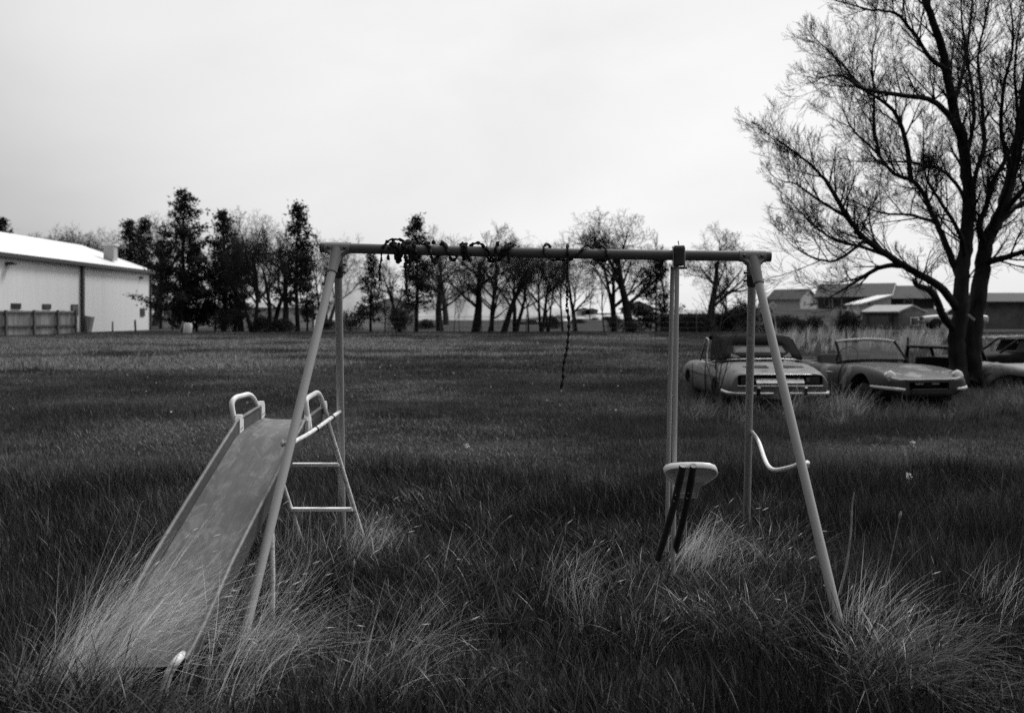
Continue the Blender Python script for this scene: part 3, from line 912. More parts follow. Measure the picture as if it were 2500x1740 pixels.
def wheel(parent, x, y, z, r=0.27, w=0.15):
    s = 1 if x > 0 else -1
    wh = lpart(MB().lathe((x - s * w / 2, y, z), (s, 0, 0), [(0, r * 0.7), (0.01, r * 0.95), (0.03, r), (w - 0.03, r), (w - 0.01, r * 0.94), (w, r * 0.66)], 24), 'wheel', M['rubber'], parent)
    rim = lpart(MB().lathe((x + s * (w / 2 - 0.03), y, z), (s, 0, 0), [(0, r * 0.62), (0.025, r * 0.64), (0.02, r * 0.55), (0.005, r * 0.3), (0.03, r * 0.14), (0.035, 0.01)], 20), 'rim', M['rust'], wh)
    return wh

# ---- pale convertible with black soft top, seen from behind
cA = thing('convertible_car', 'abandoned pale convertible with torn black soft top, rear towards the viewer', 'car', (3.83, 16.25, -0.05), math.radians(1.5))
def secA(y, wb, wm, ws, zb, zm, zs, zc, wd=None):
    wd = wd if wd is not None else ws * 0.8
    return (y, [(0, zb), (wb * 0.7, zb), (wb, zb + 0.03), (wm, zb + 0.14), (wm + 0.005, zm), (ws, zs), (wd, zs + (zc - zs) * 0.55 + 0.012), (wd * 0.5, zc - 0.004), (0, zc)])
A = [secA(1.88, 0.40, 0.52, 0.44, 0.40, 0.52, 0.585, 0.60), secA(1.84, 0.52, 0.64, 0.58, 0.36, 0.54, 0.63, 0.64), secA(1.70, 0.60, 0.71, 0.66, 0.30, 0.56, 0.69, 0.68),
     secA(1.35, 0.64, 0.745, 0.70, 0.26, 0.57, 0.745, 0.73), secA(0.95, 0.65, 0.75, 0.705, 0.24, 0.575, 0.76, 0.765), secA(0.62, 0.65, 0.75, 0.705, 0.22, 0.58, 0.755, 0.78),
     secA(0.0, 0.65, 0.75, 0.70, 0.22, 0.58, 0.735, 0.77), secA(-0.45, 0.65, 0.75, 0.70, 0.22, 0.585, 0.745, 0.80), secA(-0.85, 0.65, 0.75, 0.695, 0.24, 0.59, 0.78, 0.835),
     secA(-1.25, 0.64, 0.745, 0.685, 0.26, 0.585, 0.775, 0.81), secA(-1.60, 0.62, 0.73, 0.665, 0.30, 0.57, 0.735, 0.755), secA(-1.80, 0.60, 0.715, 0.645, 0.31, 0.56, 0.695, 0.71),
     secA(-1.86, 0.585, 0.70, 0.63, 0.315, 0.55, 0.675, 0.69), secA(-1.875, 0.57, 0.69, 0.615, 0.32, 0.55, 0.66, 0.675)]
bodyA = loft_body('body', A, M['paint_pale'], cA, [(1.08, 0.30, 0.315), (-0.98, 0.30, 0.30)],
                  [((0, 0.02, 0.75), (1.18, 1.15, 0.6), 0.05), ((0, -1.90, 0.592), (1.24, 0.2, 0.15), 0.02)])
lpart(MB().box((0, 0.1, 0.34), (1.16, 3.1, 0.2), None, 0.03), 'underbody', M['black_trim'], cA)
for x in (-0.62, 0.62):
    wheel(cA, x, 1.08, 0.24); wheel(cA, x, -0.98, 0.24)
lpart(MB().box((0, 0.02, 0.47), (1.16, 1.1, 0.05)), 'floor_pan', M['black_trim'], cA)
for x in (-0.3, 0.3):
    lpart(MB().box((x, -0.25, 0.72), (0.44, 0.14, 0.5), (math.radians(12), 0, 0), 0.05), 'seat_back', M['tan_vinyl'], cA)
# tail: dark recess, bright panel, lamps, ledge
lpart(MB().box((0, -1.815, 0.592), (1.22, 0.012, 0.145)), 'tail_recess', M['black_trim'], cA)
lpart(MB().box((0, -1.85, 0.585), (0.70, 0.014, 0.095), (math.radians(-36), 0, 0), 0.004), 'tail_panel', M['chrome'], cA)
for s in (-1, 1):
    l = lpart(MB().box((s * 0.47, -1.85, 0.588), (0.21, 0.03, 0.095), None, 0.008), 'tail_light', M['tail_lamp'], cA)
    lpart(MB().box((s * 0.40, -1.868, 0.60), (0.045, 0.01, 0.05), None, 0.003), 'reflector', M['hazy_pane'], l)
lpart(MB().tube([(-0.67, -1.80, 0.515), (-0.60, -1.885, 0.512), (0, -1.90, 0.512), (0.60, -1.885, 0.512), (0.67, -1.80, 0.515)], 0.011, 8), 'tail_moulding', M['chrome'], cA)
lpart(MB().tube([(-0.60, -1.84, 0.668), (-0.3, -1.885, 0.678), (0.3, -1.885, 0.678), (0.60, -1.84, 0.668)], 0.008, 8), 'deck_edge', M['chrome'], cA)
for s in (-1, 1):
    pts = spline([(s * 0.12, -1.93, 0.40), (s * 0.35, -1.93, 0.40), (s * 0.62, -1.90, 0.40), (s * 0.73, -1.80, 0.405), (s * 0.76, -1.55, 0.415), (s * 0.76, -1.42, 0.42)], 5)
    bm_ = lpart(MB().tube(pts, 0.026, 10, flat=0.55, up0=(0, 0, 1)), 'bumper', M['chrome'], cA)
    lpart(MB().box((s * 0.34, -1.955, 0.435), (0.05, 0.05, 0.12), None, 0.018), 'overrider', M['black_trim'], bm_)
    lpart(MB().box((s * 0.34, -1.955, 0.487), (0.054, 0.054, 0.03), None, 0.012), 'overrider_cap', M['chrome'], bm_)
# engine-lid vents
for s in (-1, 1):
    v = lpart(MB().box((s * 0.27, -1.52, 0.764 if s < 0 else 0.764), (0.36, 0.13, 0.014), (math.radians(12.5), s * math.radians(2.2), 0)), 'vent_grille', M['black_trim'], cA)
    for q in range(5):
        lpart(MB().box((s * 0.27, -1.475 - q * 0.023, 0.7755 - q * 0.0052), (0.34, 0.006, 0.008), (math.radians(12.5), 0, 0)), 'slat', M['paint_pale'], v)
# deck trim at the base of the top
lpart(MB().tube(spline([(-0.705, 0.30, 0.765), (-0.70, -0.35, 0.775), (-0.66, -0.75, 0.825), (-0.4, -0.95, 0.856), (0, -0.98, 0.862), (0.4, -0.95, 0.856), (0.66, -0.75, 0.825), (0.70, -0.35, 0.775), (0.705, 0.3, 0.765)], 5), 0.012, 8), 'deck_trim', M['chrome'], cA)
# soft top: shell from windscreen header to the deck
top = MB()
rows = [(0.50, 0.52, 1.13, 1.145), (0.25, 0.555, 1.19, 1.215), (-0.05, 0.565, 1.205, 1.235), (-0.35, 0.57, 1.19, 1.215), (-0.50, 0.58, 1.16, 1.185), (-0.93, 0.63, 0.86, 0.868)]
NU = 13
grid = []
for (y, w, ze, zc) in rows:
    r = []
    for i in range(NU):
        u = -1 + 2 * i / (NU - 1)
        z = zc - (zc - ze) * abs(u) ** 2.2
        r.append((u * w, y + (0.05 * u * u if y < -0.9 else 0), z))
    grid.append(r)
dense = [spline([grid[j][i] for j in range(len(rows))], 3) for i in range(NU)]
nr = len(dense[0])
vs_ = [dense[i][j] for j in range(nr) for i in range(NU)]
fs_ = []
for j in range(nr - 1):
    for i in range(NU - 1):
        yy = vs_[j * NU + i][1]
        if yy < -0.50 and 2 <= i <= NU - 4 and j < nr - 2:
            continue                                         # rear window opening
        fs_.append((j * NU + i, j * NU + i + 1, (j + 1) * NU + i + 1, (j + 1) * NU + i))
top.add(vs_, fs_, True)
# quarter panels of the top
for s in (-1, 1):
    q = [(s * 0.57, -0.05, 1.20), (s * 0.575, -0.35, 1.185), (s * 0.60, -0.52, 1.15), (s * 0.64, -0.88, 0.868), (s * 0.685, -0.70, 0.82), (s * 0.69, -0.42, 0.78), (s * 0.64, -0.22, 1.02)]
    top.add(q, [tuple(range(7))], False)
softt = lpart(top, 'soft_top', M['soft_top'], cA)
sd = softt.modifiers.new('solid', 'SOLIDIFY'); sd.thickness = 0.012
lpart(MB().add([(-0.43, -0.515, 1.135), (0.43, -0.515, 1.135), (0.47, -0.885, 0.89), (-0.47, -0.885, 0.89)], [(0, 1, 2, 3)]), 'rear_window', M['hazy_pane'], cA).modifiers.new('solid', 'SOLIDIFY').thickness = 0.004
wf = [(-0.63, 0.62, 0.775), (-0.585, 0.36, 1.14), (0, 0.42, 1.165), (0.585, 0.36, 1.14), (0.63, 0.62, 0.775)]
lpart(MB().tube(wf, 0.018, 8), 'windscreen_frame', M['black_trim'], cA)
for s in (-1, 1):
    lp = spline([(s * 0.665, -0.10, 0.775), (s * 0.64, 0.02, 0.92), (s * 0.605, 0.06, 1.06), (s * 0.60, 0.10, 1.13), (s * 0.595, 0.22, 1.15), (s * 0.60, 0.33, 1.12), (s * 0.66, 0.55, 0.79)], 6)
    lpart(MB().tube(lp, 0.010, 8), 'window_frame', M['lens_trim_white'], cA)  # white colour stands in for bright reflections on the metal frame
    lpart(MB().tube([(s * 0.755, 0.62, 0.72), (s * 0.762, 0.63, 0.5), (s * 0.745, 0.62, 0.26)], 0.006, 6), 'door_seam', M['black_trim'], cA)
    lpart(MB().tube([(s * 0.752, -0.34, 0.74), (s * 0.764, -0.36, 0.5), (s * 0.745, -0.35, 0.26)], 0.008, 6), 'door_seam', M['black_trim'], cA)
    lpart(MB().tube([(s * 0.757, 1.25, 0.60), (s * 0.762, 0.2, 0.585), (s * 0.76, -0.7, 0.59), (s * 0.745, -1.3, 0.585)], 0.007, 6), 'side_crease', M['black_trim'], cA)
lpart(MB().tube([(-0.70, 1.60, 0.42), (-0.62, 1.82, 0.41), (0, 1.93, 0.41), (0.62, 1.82, 0.41), (0.70, 1.6, 0.42)], 0.026, 8), 'front_bumper', M['chrome'], cA)

# ---- dull roadster without a top, front towards the viewer
cB = thing('roadster_car', 'derelict dull patchy roadster without a roof, front towards the viewer', 'car', (5.91, 16.75, -0.06), math.radians(180 + 11))
def secB(y, wb, wm, zb, zm, wf, zf, wv, zv, zc):
    """fender crest (wf, zf), valley beside the bonnet (wv, zv), bonnet centre zc"""
    return (y, [(0, zb), (wb * 0.7, zb), (wb, zb + 0.03), (wm, zb + 0.13), (wm + 0.004, zm), (wf + 0.05, zf - 0.025), (wf - 0.02, zf), (wv, zv), (wv * 0.55, zc - 0.008), (0, zc)])
B = [secB(1.85, 0.44, 0.50, 0.34, 0.47, 0.44, 0.555, 0.34, 0.56, 0.565), secB(1.84, 0.50, 0.60, 0.33, 0.48, 0.55, 0.585, 0.42, 0.575, 0.58), secB(1.78, 0.55, 0.68, 0.31, 0.50, 0.60, 0.64, 0.45, 0.595, 0.60),
     secB(1.55, 0.58, 0.72, 0.28, 0.51, 0.625, 0.705, 0.46, 0.645, 0.655), secB(1.2, 0.60, 0.73, 0.26, 0.52, 0.635, 0.745, 0.47, 0.70, 0.715), secB(0.8, 0.61, 0.73, 0.24, 0.53, 0.64, 0.755, 0.48, 0.74, 0.755),
     secB(0.45, 0.62, 0.725, 0.22, 0.53, 0.64, 0.75, 0.48, 0.76, 0.775), secB(0.1, 0.62, 0.72, 0.21, 0.53, 0.64, 0.715, 0.5, 0.745, 0.76), secB(-0.4, 0.62, 0.72, 0.21, 0.53, 0.64, 0.71, 0.5, 0.735, 0.745),
     secB(-0.85, 0.62, 0.725, 0.22, 0.53, 0.64, 0.765, 0.5, 0.765, 0.765), secB(-1.2, 0.61, 0.725, 0.25, 0.53, 0.64, 0.775, 0.5, 0.755, 0.76), secB(-1.6, 0.58, 0.71, 0.29, 0.52, 0.62, 0.745, 0.48, 0.71, 0.715), secB(-1.8, 0.54, 0.68, 0.32, 0.5, 0.58, 0.69, 0.45, 0.66, 0.665), secB(-1.84, 0.50, 0.62, 0.34, 0.48, 0.53, 0.62, 0.42, 0.61, 0.615)]
bodyB = loft_body('body', B, M['paint_dull'], cB, [(1.13, 0.32, 0.325), (-0.96, 0.30, 0.30)],
                  [((0, -0.35, 0.78), (1.1, 1.0, 0.55), 0.06), ((0, 1.86, 0.475), (0.66, 0.24, 0.12), 0.02)])
lpart(MB().box((0, 0.1, 0.33), (1.12, 3.0, 0.2), None, 0.03), 'underbody', M['black_trim'], cB)
for x in (-0.6, 0.6):
    wheel(cB, x, 1.13, 0.23, 0.26); wheel(cB, x, -0.96, 0.23, 0.26)
lpart(MB().box((0, 1.745, 0.475), (0.65, 0.012, 0.115)), 'grille_recess', M['black_trim'], cB)
lpart(MB().box((0, 1.79, 0.515), (0.40, 0.04, 0.035), None, 0.008), 'grille_bar', M['lens_trim_white'], cB)
lpart(MB().box((0.0, 1.80, 0.50), (0.13, 0.05, 0.06), None, 0.006), 'number_plate_lamp', M['black_trim'], cB)
lpart(MB().box((0, 1.86, 0.40), (0.60, 0.02, 0.09), (math.radians(-8), 0, 0), 0.012), 'apron', M['paint_dull'], cB)
lpart(MB().tube(spline([(-0.52, 1.80, 0.578), (-0.3, 1.865, 0.572), (0, 1.875, 0.575), (0.3, 1.865, 0.572), (0.52, 1.80, 0.578)], 4), 0.007, 6), 'bonnet_lip', M['black_trim'], cB)
for s in (-1, 1):
    hl = lpart(MB().lathe((s * 0.565, 1.70, 0.62), (s * 0.06, 1, 0.3), [(0, 0.088), (0.03, 0.088), (0.045, 0.08)], 20), 'headlight', M['chrome'], cB)
    lpart(MB().lathe((s * 0.567, 1.743, 0.633), (s * 0.06, 1, 0.3), [(0, 0.079), (0.010, 0.068), (0.016, 0.045), (0.019, 0.01)], 20), 'lens', M['lens_trim_white'], hl)
    pts = spline([(s * 0.43, 1.90, 0.435), (s * 0.50, 1.895, 0.44), (s * 0.62, 1.84, 0.45), (s * 0.73, 1.66, 0.46), (s * 0.755, 1.48, 0.468)], 5)
    nb = len(pts)
    lpart(MB().tube(pts, [0.014 + 0.012 * math.sin(math.pi * (i + 0.6) / nb) for i in range(nb)], 10, flat=0.7, up0=(0, 0, 1)), 'quarter_bumper', M['lens_trim_white'], cB)  # shine of the bumper metal is painted in as plain white
    for x, z in ((0.50, 0.515), (0.58, 0.512)):
        lpart(MB().lathe((s * x, 1.80 - (0.03 if x > 0.55 else 0), z), (0, 1, 0), [(0, 0.022), (0.02, 0.022)], 10), 'lamp_hole', M['black_trim'], cB)
    lpart(MB().tube(spline([(s * 0.60, 0.50, 0.765), (s * 0.67, 0.50, 0.72), (s * 0.735, 0.50, 0.55), (s * 0.72, 0.50, 0.27)], 5), 0.007, 6), 'bonnet_seam', M['black_trim'], cB)
    lpart(MB().tube([(s * 0.722, -0.42, 0.70), (s * 0.733, -0.44, 0.5), (s * 0.715, -0.43, 0.25)], 0.006, 6), 'door_seam', M['black_trim'], cB)
    lpart(MB().tube([(s * 0.735, 0.32, 0.62), (s * 0.76, 0.30, 0.62), (s * 0.765, 0.18, 0.62), (s * 0.738, 0.16, 0.62)], 0.009, 6), 'door_handle', M['chrome'], cB)
ws = [(-0.60, 0.36, 0.765), (-0.535, 0.06, 1.105), (-0.3, 0.10, 1.135), (0, 0.115, 1.145), (0.3, 0.10, 1.135), (0.535, 0.06, 1.105), (0.60, 0.36, 0.765)]
wfm = lpart(MB().tube(ws[:2], 0.022, 8).tube(ws[-2:], 0.022, 8), 'windscreen_frame', M['black_trim'], cB)
lpart(MB().tube(spline(ws[1:-1], 4), 0.019, 8), 'windscreen_header', M['lens_trim_white'], cB)
lpart(MB().tube(spline([(-0.54, 0.37, 0.80), (0, 0.44, 0.815), (0.54, 0.37, 0.80)], 5), 0.016, 8), 'scuttle_rail', M['black_trim'], cB)
m = bpy.data.materials.new('windscreen_glass'); m.use_nodes = True
nt = m.node_tree; nt.nodes.clear()
g1 = nt.nodes.new('ShaderNodeBsdfTransparent'); g1.inputs[0].default_value = (0.62, 0.62, 0.62, 1)
g2 = nt.nodes.new('ShaderNodeBsdfGlossy'); g2.inputs['Roughness'].default_value = 0.08
gm = nt.nodes.new('ShaderNodeMixShader'); gm.inputs[0].default_value = 0.06
go_ = nt.nodes.new('ShaderNodeOutputMaterial')
nt.links.new(g1.outputs[0], gm.inputs[1]); nt.links.new(g2.outputs[0], gm.inputs[2]); nt.links.new(gm.outputs[0], go_.inputs[0])
M['screen_glass'] = m
lpart(MB().add([(-0.56, 0.36, 0.80), (-0.52, 0.07, 1.10), (0, 0.115, 1.13), (0.52, 0.07, 1.10), (0.56, 0.36, 0.80), (0, 0.43, 0.81)], [(0, 1, 2, 5), (5, 2, 3, 4)]), 'windscreen', M['screen_glass'], cB)
lpart(MB().torus((0.28, -0.02, 0.84), (0, 1, -0.45), 0.19, 0.013, n=26, m=7), 'steering_wheel', M['black_trim'], cB)
lpart(MB().tube([(0.28, -0.02, 0.84), (0.28, 0.35, 0.68)], 0.02, 8), 'steering_column', M['black_trim'], cB)
lpart(MB().box((0, 0.12, 0.70), (1.1, 0.08, 0.16), None, 0.02), 'dashboard', M['black_trim'], cB)
lpart(MB().box((0, -0.35, 0.52), (1.08, 0.98, 0.04)), 'floor_pan', M['black_trim'], cB)
for x in (-0.28, 0.28):
    lpart(MB().box((x, -0.62, 0.70), (0.42, 0.12, 0.36), (math.radians(14), 0, 0), 0.04), 'seat_back', M['tan_vinyl'], cB)

# ---- wrecks behind the tree, dark with age
cC = thing('wrecked_car', 'dark stripped car shell with an open cab left of the big trunk', 'car', G(2308, 21.5, -0.12), math.radians(-62))
lpart(MB().box((0, 0, 0.42), (1.5, 3.4, 0.42), None, 0.12), 'body', M['old_rust'], cC)
cabp = [(-0.68, -0.55, 0.62), (-0.62, -0.50, 1.14), (-0.62, 0.35, 1.14), (-0.68, 0.62, 0.62), (0.68, -0.55, 0.62), (0.62, -0.50, 1.14), (0.62, 0.35, 1.14), (0.68, 0.62, 0.62)]
for a, b in ((0, 1), (2, 3), (4, 5), (6, 7)):
    lpart(MB().tube([cabp[a], cabp[b]], 0.04, 6), 'pillar', M['black_trim'], cC)
lpart(MB().box((0, -0.07, 1.15), (1.34, 0.95, 0.07), None, 0.03), 'roof', M['old_rust'], cC)
lpart(MB().box((0, 0.0, 0.7), (1.2, 0.6, 0.35), None, 0.05), 'seat', M['black_trim'], cC)
for x in (-0.66, 0.66):
    for y in (-1.1, 1.1):
        wheel(cC, x, y, 0.24)
cC.scale = (1.0, 0.85, 0.8)
cD = thing('wrecked_car', 'long black car body right of the big trunk, cut by the frame edge', 'car', G(2500, 23.0, -0.05), math.radians(84))
D = [(y, [(0, 0.2), (0.5, 0.2), (0.62, 0.23), (0.74, 0.34), (0.75, 0.52), (0.72, zt - 0.06), (0.6, zt), (0.3, zt + 0.01), (0, zt + 0.015)]) for y, zt in ((2.0, 0.62), (1.9, 0.72), (1.2, 0.80), (0.7, 0.86), (0, 0.86), (-0.8, 0.86), (-1.3, 0.84), (-1.9, 0.76), (-2.0, 0.64))]
loft_body('body', D, M['old_rust'], cD, [(1.25, 0.28, 0.33), (-1.2, 0.28, 0.33)])
gh = [(0.75, 0.86), (0.35, 1.24), (-0.55, 1.26), (-1.05, 0.86)]
for s in (-1, 1):
    for q in range(4):
        if q in (0, 3):
            continue
    lpart(MB().tube([(s * 0.66, y, z) for y, z in gh], 0.035, 6), 'roof_rail', M['old_rust'], cD)
    lpart(MB().tube([(s * 0.66, -0.1, 0.86), (s * 0.64, -0.12, 1.25)], 0.03, 6), 'pillar', M['old_rust'], cD)
    for y0, y1 in ((0.30, -0.06), (-0.16, -0.62)):
        lpart(MB().add([(s * 0.65, y0 + 0.12, 0.88), (s * 0.64, y0, 1.20), (s * 0.64, y1, 1.21), (s * 0.65, y1 - 0.05, 0.88)], [(0, 1, 2, 3)]), 'side_window', M['hazy_pane'], cD).modifiers.new('solid', 'SOLIDIFY').thickness = 0.004
lpart(MB().add([(-0.64, 0.37, 1.255), (0.64, 0.37, 1.255), (0.64, -0.56, 1.275), (-0.64, -0.56, 1.275)], [(0, 1, 2, 3)]), 'roof', M['old_rust'], cD).modifiers.new('solid', 'SOLIDIFY').thickness = 0.02
for x in (-0.68, 0.68):
    for y in (-1.2, 1.25):
        wheel(cD, x, y, 0.26)
cD.scale = (0.9, 1.0, 0.8)
M['tarp'] = mat('tarp', 0.11, 0.6, c2=0.06, scale=3, bump=0.6, bscale=5)
g0 = G(2462, 20.2)
vs_, fs_ = [], []
rg = random.Random(3)
for i in range(15):
    for j in range(9):
        u, v = i / 14, j / 8
        h = 0.52 + 0.10 * math.sin(u * 7 + v * 2) * 0.5 + 0.05 * math.sin(v * 9 + u * 3) - 0.28 * (abs(v - 0.5) * 2) ** 4 - 0.22 * (abs(u - 0.5) * 2) ** 6
        vs_.append((g0.x - 0.75 + 1.9 * u, g0.y - 0.5 + 1.1 * v, g0.z + h + rg.uniform(-0.012, 0.012)))
for i in range(14):
    for j in range(8):
        fs_.append((i * 9 + j, (i + 1) * 9 + j, (i + 1) * 9 + j + 1, i * 9 + j + 1))
tp = MB().add(vs_, fs_, True).build('tarpaulin', M['tarp'])
tag(tp, 'grey tarpaulin sheet slumped over a junk pile right of the trunk', 'tarpaulin')
tp.modifiers.new('solid', 'SOLIDIFY').thickness = 0.01
jp = thing('junk_crate', 'dark slatted wooden crate under the grey tarpaulin', 'crate', g0)
for q in range(9):
    MB().box(g0 + Vector((-0.6 + q * 0.2, -0.42, 0.17)), (0.15, 0.03, 0.36)).build('slat', M['rust'], jp)
MB().box(g0 + Vector((0.2, 0.05, 0.17)), (1.75, 0.85, 0.34)).build('box_body', M['black_trim'], jp)

# ---- white pickup far behind the tree
cE = thing('pickup_truck', 'white pickup truck parked by the houses behind the big tree', 'pickup truck', G(2328, 78, 0.05), math.radians(80))
M['truck_white'] = mat('truck_white', 0.78, 0.35, c2=0.7, scale=2)
ts = [(2.35, 0.5, 0.95), (2.3, 0.45, 1.02), (1.4, 0.42, 1.1), (1.3, 0.42, 1.12), (-2.3, 0.42, 1.1), (-2.4, 0.5, 1.05)]
E_ = [(y, [(0, zb), (0.6, zb), (0.8, zb + 0.05), (0.87, zb + 0.2), (0.88, 0.8), (0.86, zt - 0.05), (0.75, zt), (0.4, zt + 0.015), (0, zt + 0.02)]) for y, zb, zt in ts]
loft_body('body', E_, M['truck_white'], cE, [(1.5, 0.42, 0.46), (-1.45, 0.42, 0.46)], sub=1)
cabs = [(y, [(0, 1.0), (0.5, 1.0), (0.78, 1.02), (0.79, 1.06), (0.76, 1.3), (0.70, 1.66), (0.62, 1.74), (0.3, 1.765), (0, 1.77)]) for y in (0.45, -0.95)]
cabs = [(0.95, [(x * 0.98, 1.0 + (z - 1.0) * 0.12) for x, z in cabs[0][1]])] + cabs + [(-1.0, [(x * 0.97, 1.0 + (z - 1) * 0.95) for x, z in cabs[1][1]])]
loft_body('cab', cabs, M['truck_white'], cE, [], sub=1)
for s in (-1, 1):
    lpart(MB().add([(s * 0.775, 0.72, 1.16), (s * 0.735, 0.36, 1.60), (s * 0.735, -0.80, 1.60), (s * 0.775, -0.85, 1.16)], [(0, 1, 2, 3)]), 'side_window', M['glass_dark'], cE).modifiers.new('solid', 'SOLIDIFY').thickness = 0.03
    for y in (1.5, -1.45):
        wheel(cE, s * 0.76, y, 0.38, 0.38, 0.24)
    lpart(MB().box((s * 0.62, 2.38, 0.86), (0.3, 0.06, 0.16), None, 0.02), 'headlight', M['lens_trim_white'], cE)
lpart(MB().box((0, 2.37, 0.86), (0.9, 0.05, 0.2), None, 0.01), 'grille', M['black_trim'], cE)
lpart(MB().box((0, 2.44, 0.58), (1.74, 0.12, 0.18), None, 0.03), 'bumper', M['chrome'], cE)

# ------------------------------------------------------------------ buildings
M['siding_white'] = mat('siding_white', 0.72, 0.6, c2=0.66, scale=0.6, stretch=(6, 6, 0.2))
M['roof_white'] = mat('roof_white', 0.80, 0.4, c2=0.74, scale=0.4)
M['trim_dark'] = mat('trim_dark', 0.04, 0.6)
M['wood_fence'] = mat('wood_fence', 0.24, 0.85, c2=0.15, scale=3, stretch=(6, 6, 0.7), bump=0.3)
M['wood_fence_b'] = mat('wood_fence_b', 0.32, 0.85, c2=0.22, scale=3, stretch=(6, 6, 0.7), bump=0.3)
M['wood_dark'] = mat('wood_dark', 0.07, 0.85, c2=0.12, scale=4, bump=0.3)
M['siding_pale'] = mat('siding_pale', 0.42, 0.7, c2=0.36, scale=1)
M['siding_grey'] = mat('siding_grey', 0.2, 0.7, c2=0.10, scale=1)
M['siding_dark'] = mat('siding_dark', 0.075, 0.7, c2=0.05, scale=1)
M['shingle'] = mat('shingle', 0.05, 0.85, c2=0.035, scale=1.5, bump=0.4, bscale=4)
M['tin_roof'] = mat('tin_roof', 0.34, 0.5, c2=0.24, scale=1.2)
M['white_trim'] = mat('white_trim', 0.7, 0.6)
M['window_glass'] = mat('window_glass', 0.04, 0.15, c2=0.07, scale=1, spec=0.7)

def house(name, label, cat, c, rz, W, L, eave, ridge, wall, roof, over=0.3, wins=(), trim=None, z0=-0.3, group=None, board=0.0):
    """gabled building; ridge along local y, gables at -y (front) and +y; wins: (face, u, z, w, h, kind)"""
    o = thing(name, label, cat, c, rz, group)
    w, l = W / 2, L / 2
    prof = [(-w, z0), (w, z0), (w, eave), (0, ridge), (-w, eave)]
    vs_ = [(x, -l, z) for x, z in prof] + [(x, l, z) for x, z in prof]
    lpart(MB().add(vs_, [(0, 1, 2, 3, 4), (9, 8, 7, 6, 5)] + [(i, 5 + i, 5 + (i + 1) % 5, (i + 1) % 5) for i in (0, 1, 4)]), 'wall', wall, o)
    sl = (ridge - eave) / w
    t = 0.12
    for s in (-1, 1):
        xe = s * (w + over)
        ze = eave - sl * over + 0.02
        rr = MB().add([(0, -l - over, ridge + 0.02), (xe, -l - over, ze), (xe, l + over, ze), (0, l + over, ridge + 0.02),
                       (0, -l - over, ridge + 0.02 + t), (xe, -l - over, ze + t), (xe, l + over, ze + t), (0, l + over, ridge + 0.02 + t)],
                      [(0, 1, 2, 3), (7, 6, 5, 4), (0, 4, 5, 1), (1, 5, 6, 2), (2, 6, 7, 3)])
        rp = lpart(rr, 'roof', roof, o)
        if trim is not None:
            for yy in (-l - over - 0.02,):
                lpart(MB().add([(0, yy, ridge - 0.14), (xe, yy, ze - 0.14), (xe, yy, ze + t + 0.01), (0, yy, ridge + t + 0.03),
                                (0, yy - 0.03, ridge - 0.14), (xe, yy - 0.03, ze - 0.14), (xe, yy - 0.03, ze + t + 0.01), (0, yy - 0.03, ridge + t + 0.03)],
                               [(0, 1, 2, 3), (7, 6, 5, 4), (0, 4, 5, 1), (1, 5, 6, 2), (2, 6, 7, 3), (3, 7, 4, 0)]), 'barge_board', trim, rp)
    if board > 0:                                            # vertical boards on the front gable
        nb = int(W / board)
        for i in range(nb):
            u0, u1 = -w + i * board + 0.02, -w + (i + 1) * board - 0.02
            zt = lambda u: eave + (ridge - eave) * (1 - abs(u) / w) - 0.03
            lpart(MB().add([(u0, -l - 0.003, z0), (u1, -l - 0.003, z0), (u1, -l - 0.003, zt(u1)), (u0, -l - 0.003, zt(u0)),
                            (u0, -l - 0.03, z0), (u1, -l - 0.03, z0), (u1, -l - 0.03, zt(u1)), (u0, -l - 0.03, zt(u0))],
                           [(0, 1, 2, 3), (7, 6, 5, 4), (0, 4, 5, 1), (1, 5, 6, 2), (2, 6, 7, 3), (3, 7, 4, 0)]), 'board', wall, o)
    if trim is not None:
        for s in (-1, 1):
            lpart(MB().box((s * (w + 0.01), -l - 0.01, (z0 + eave) / 2), (0.14, 0.14, eave - z0)), 'corner_board', trim, o)
    for (face, u, z, ww, hh, kind) in wins:
        d = 0.05 + (0.03 if board > 0 else 0)
        if face == 'f':
            ctr, size, nx = Vector((u, -l - d / 2, z)), (ww, d, hh), Vector((0, -1, 0))
        elif face == 'l':
            ctr, size, nx = Vector((-w - d / 2, u, z)), (d, ww, hh), Vector((-1, 0, 0))
        else:
            ctr, size, nx = Vector((w + d / 2, u, z)), (d, ww, hh), Vector((1, 0, 0))
        fr = lpart(MB().box(ctr, size), kind, (M['white_trim'] if kind == 'window' else M['trim_dark']), o)
        ins = (ww * 0.74, hh * 0.78)
        s2 = (ins[0], 0.02, ins[1]) if face == 'f' else (0.02, ins[0], ins[1])
        lpart(MB().box(ctr + nx * (d / 2 + 0.004), s2), 'pane' if kind == 'window' else 'panel', M['window_glass'], fr)
    return o

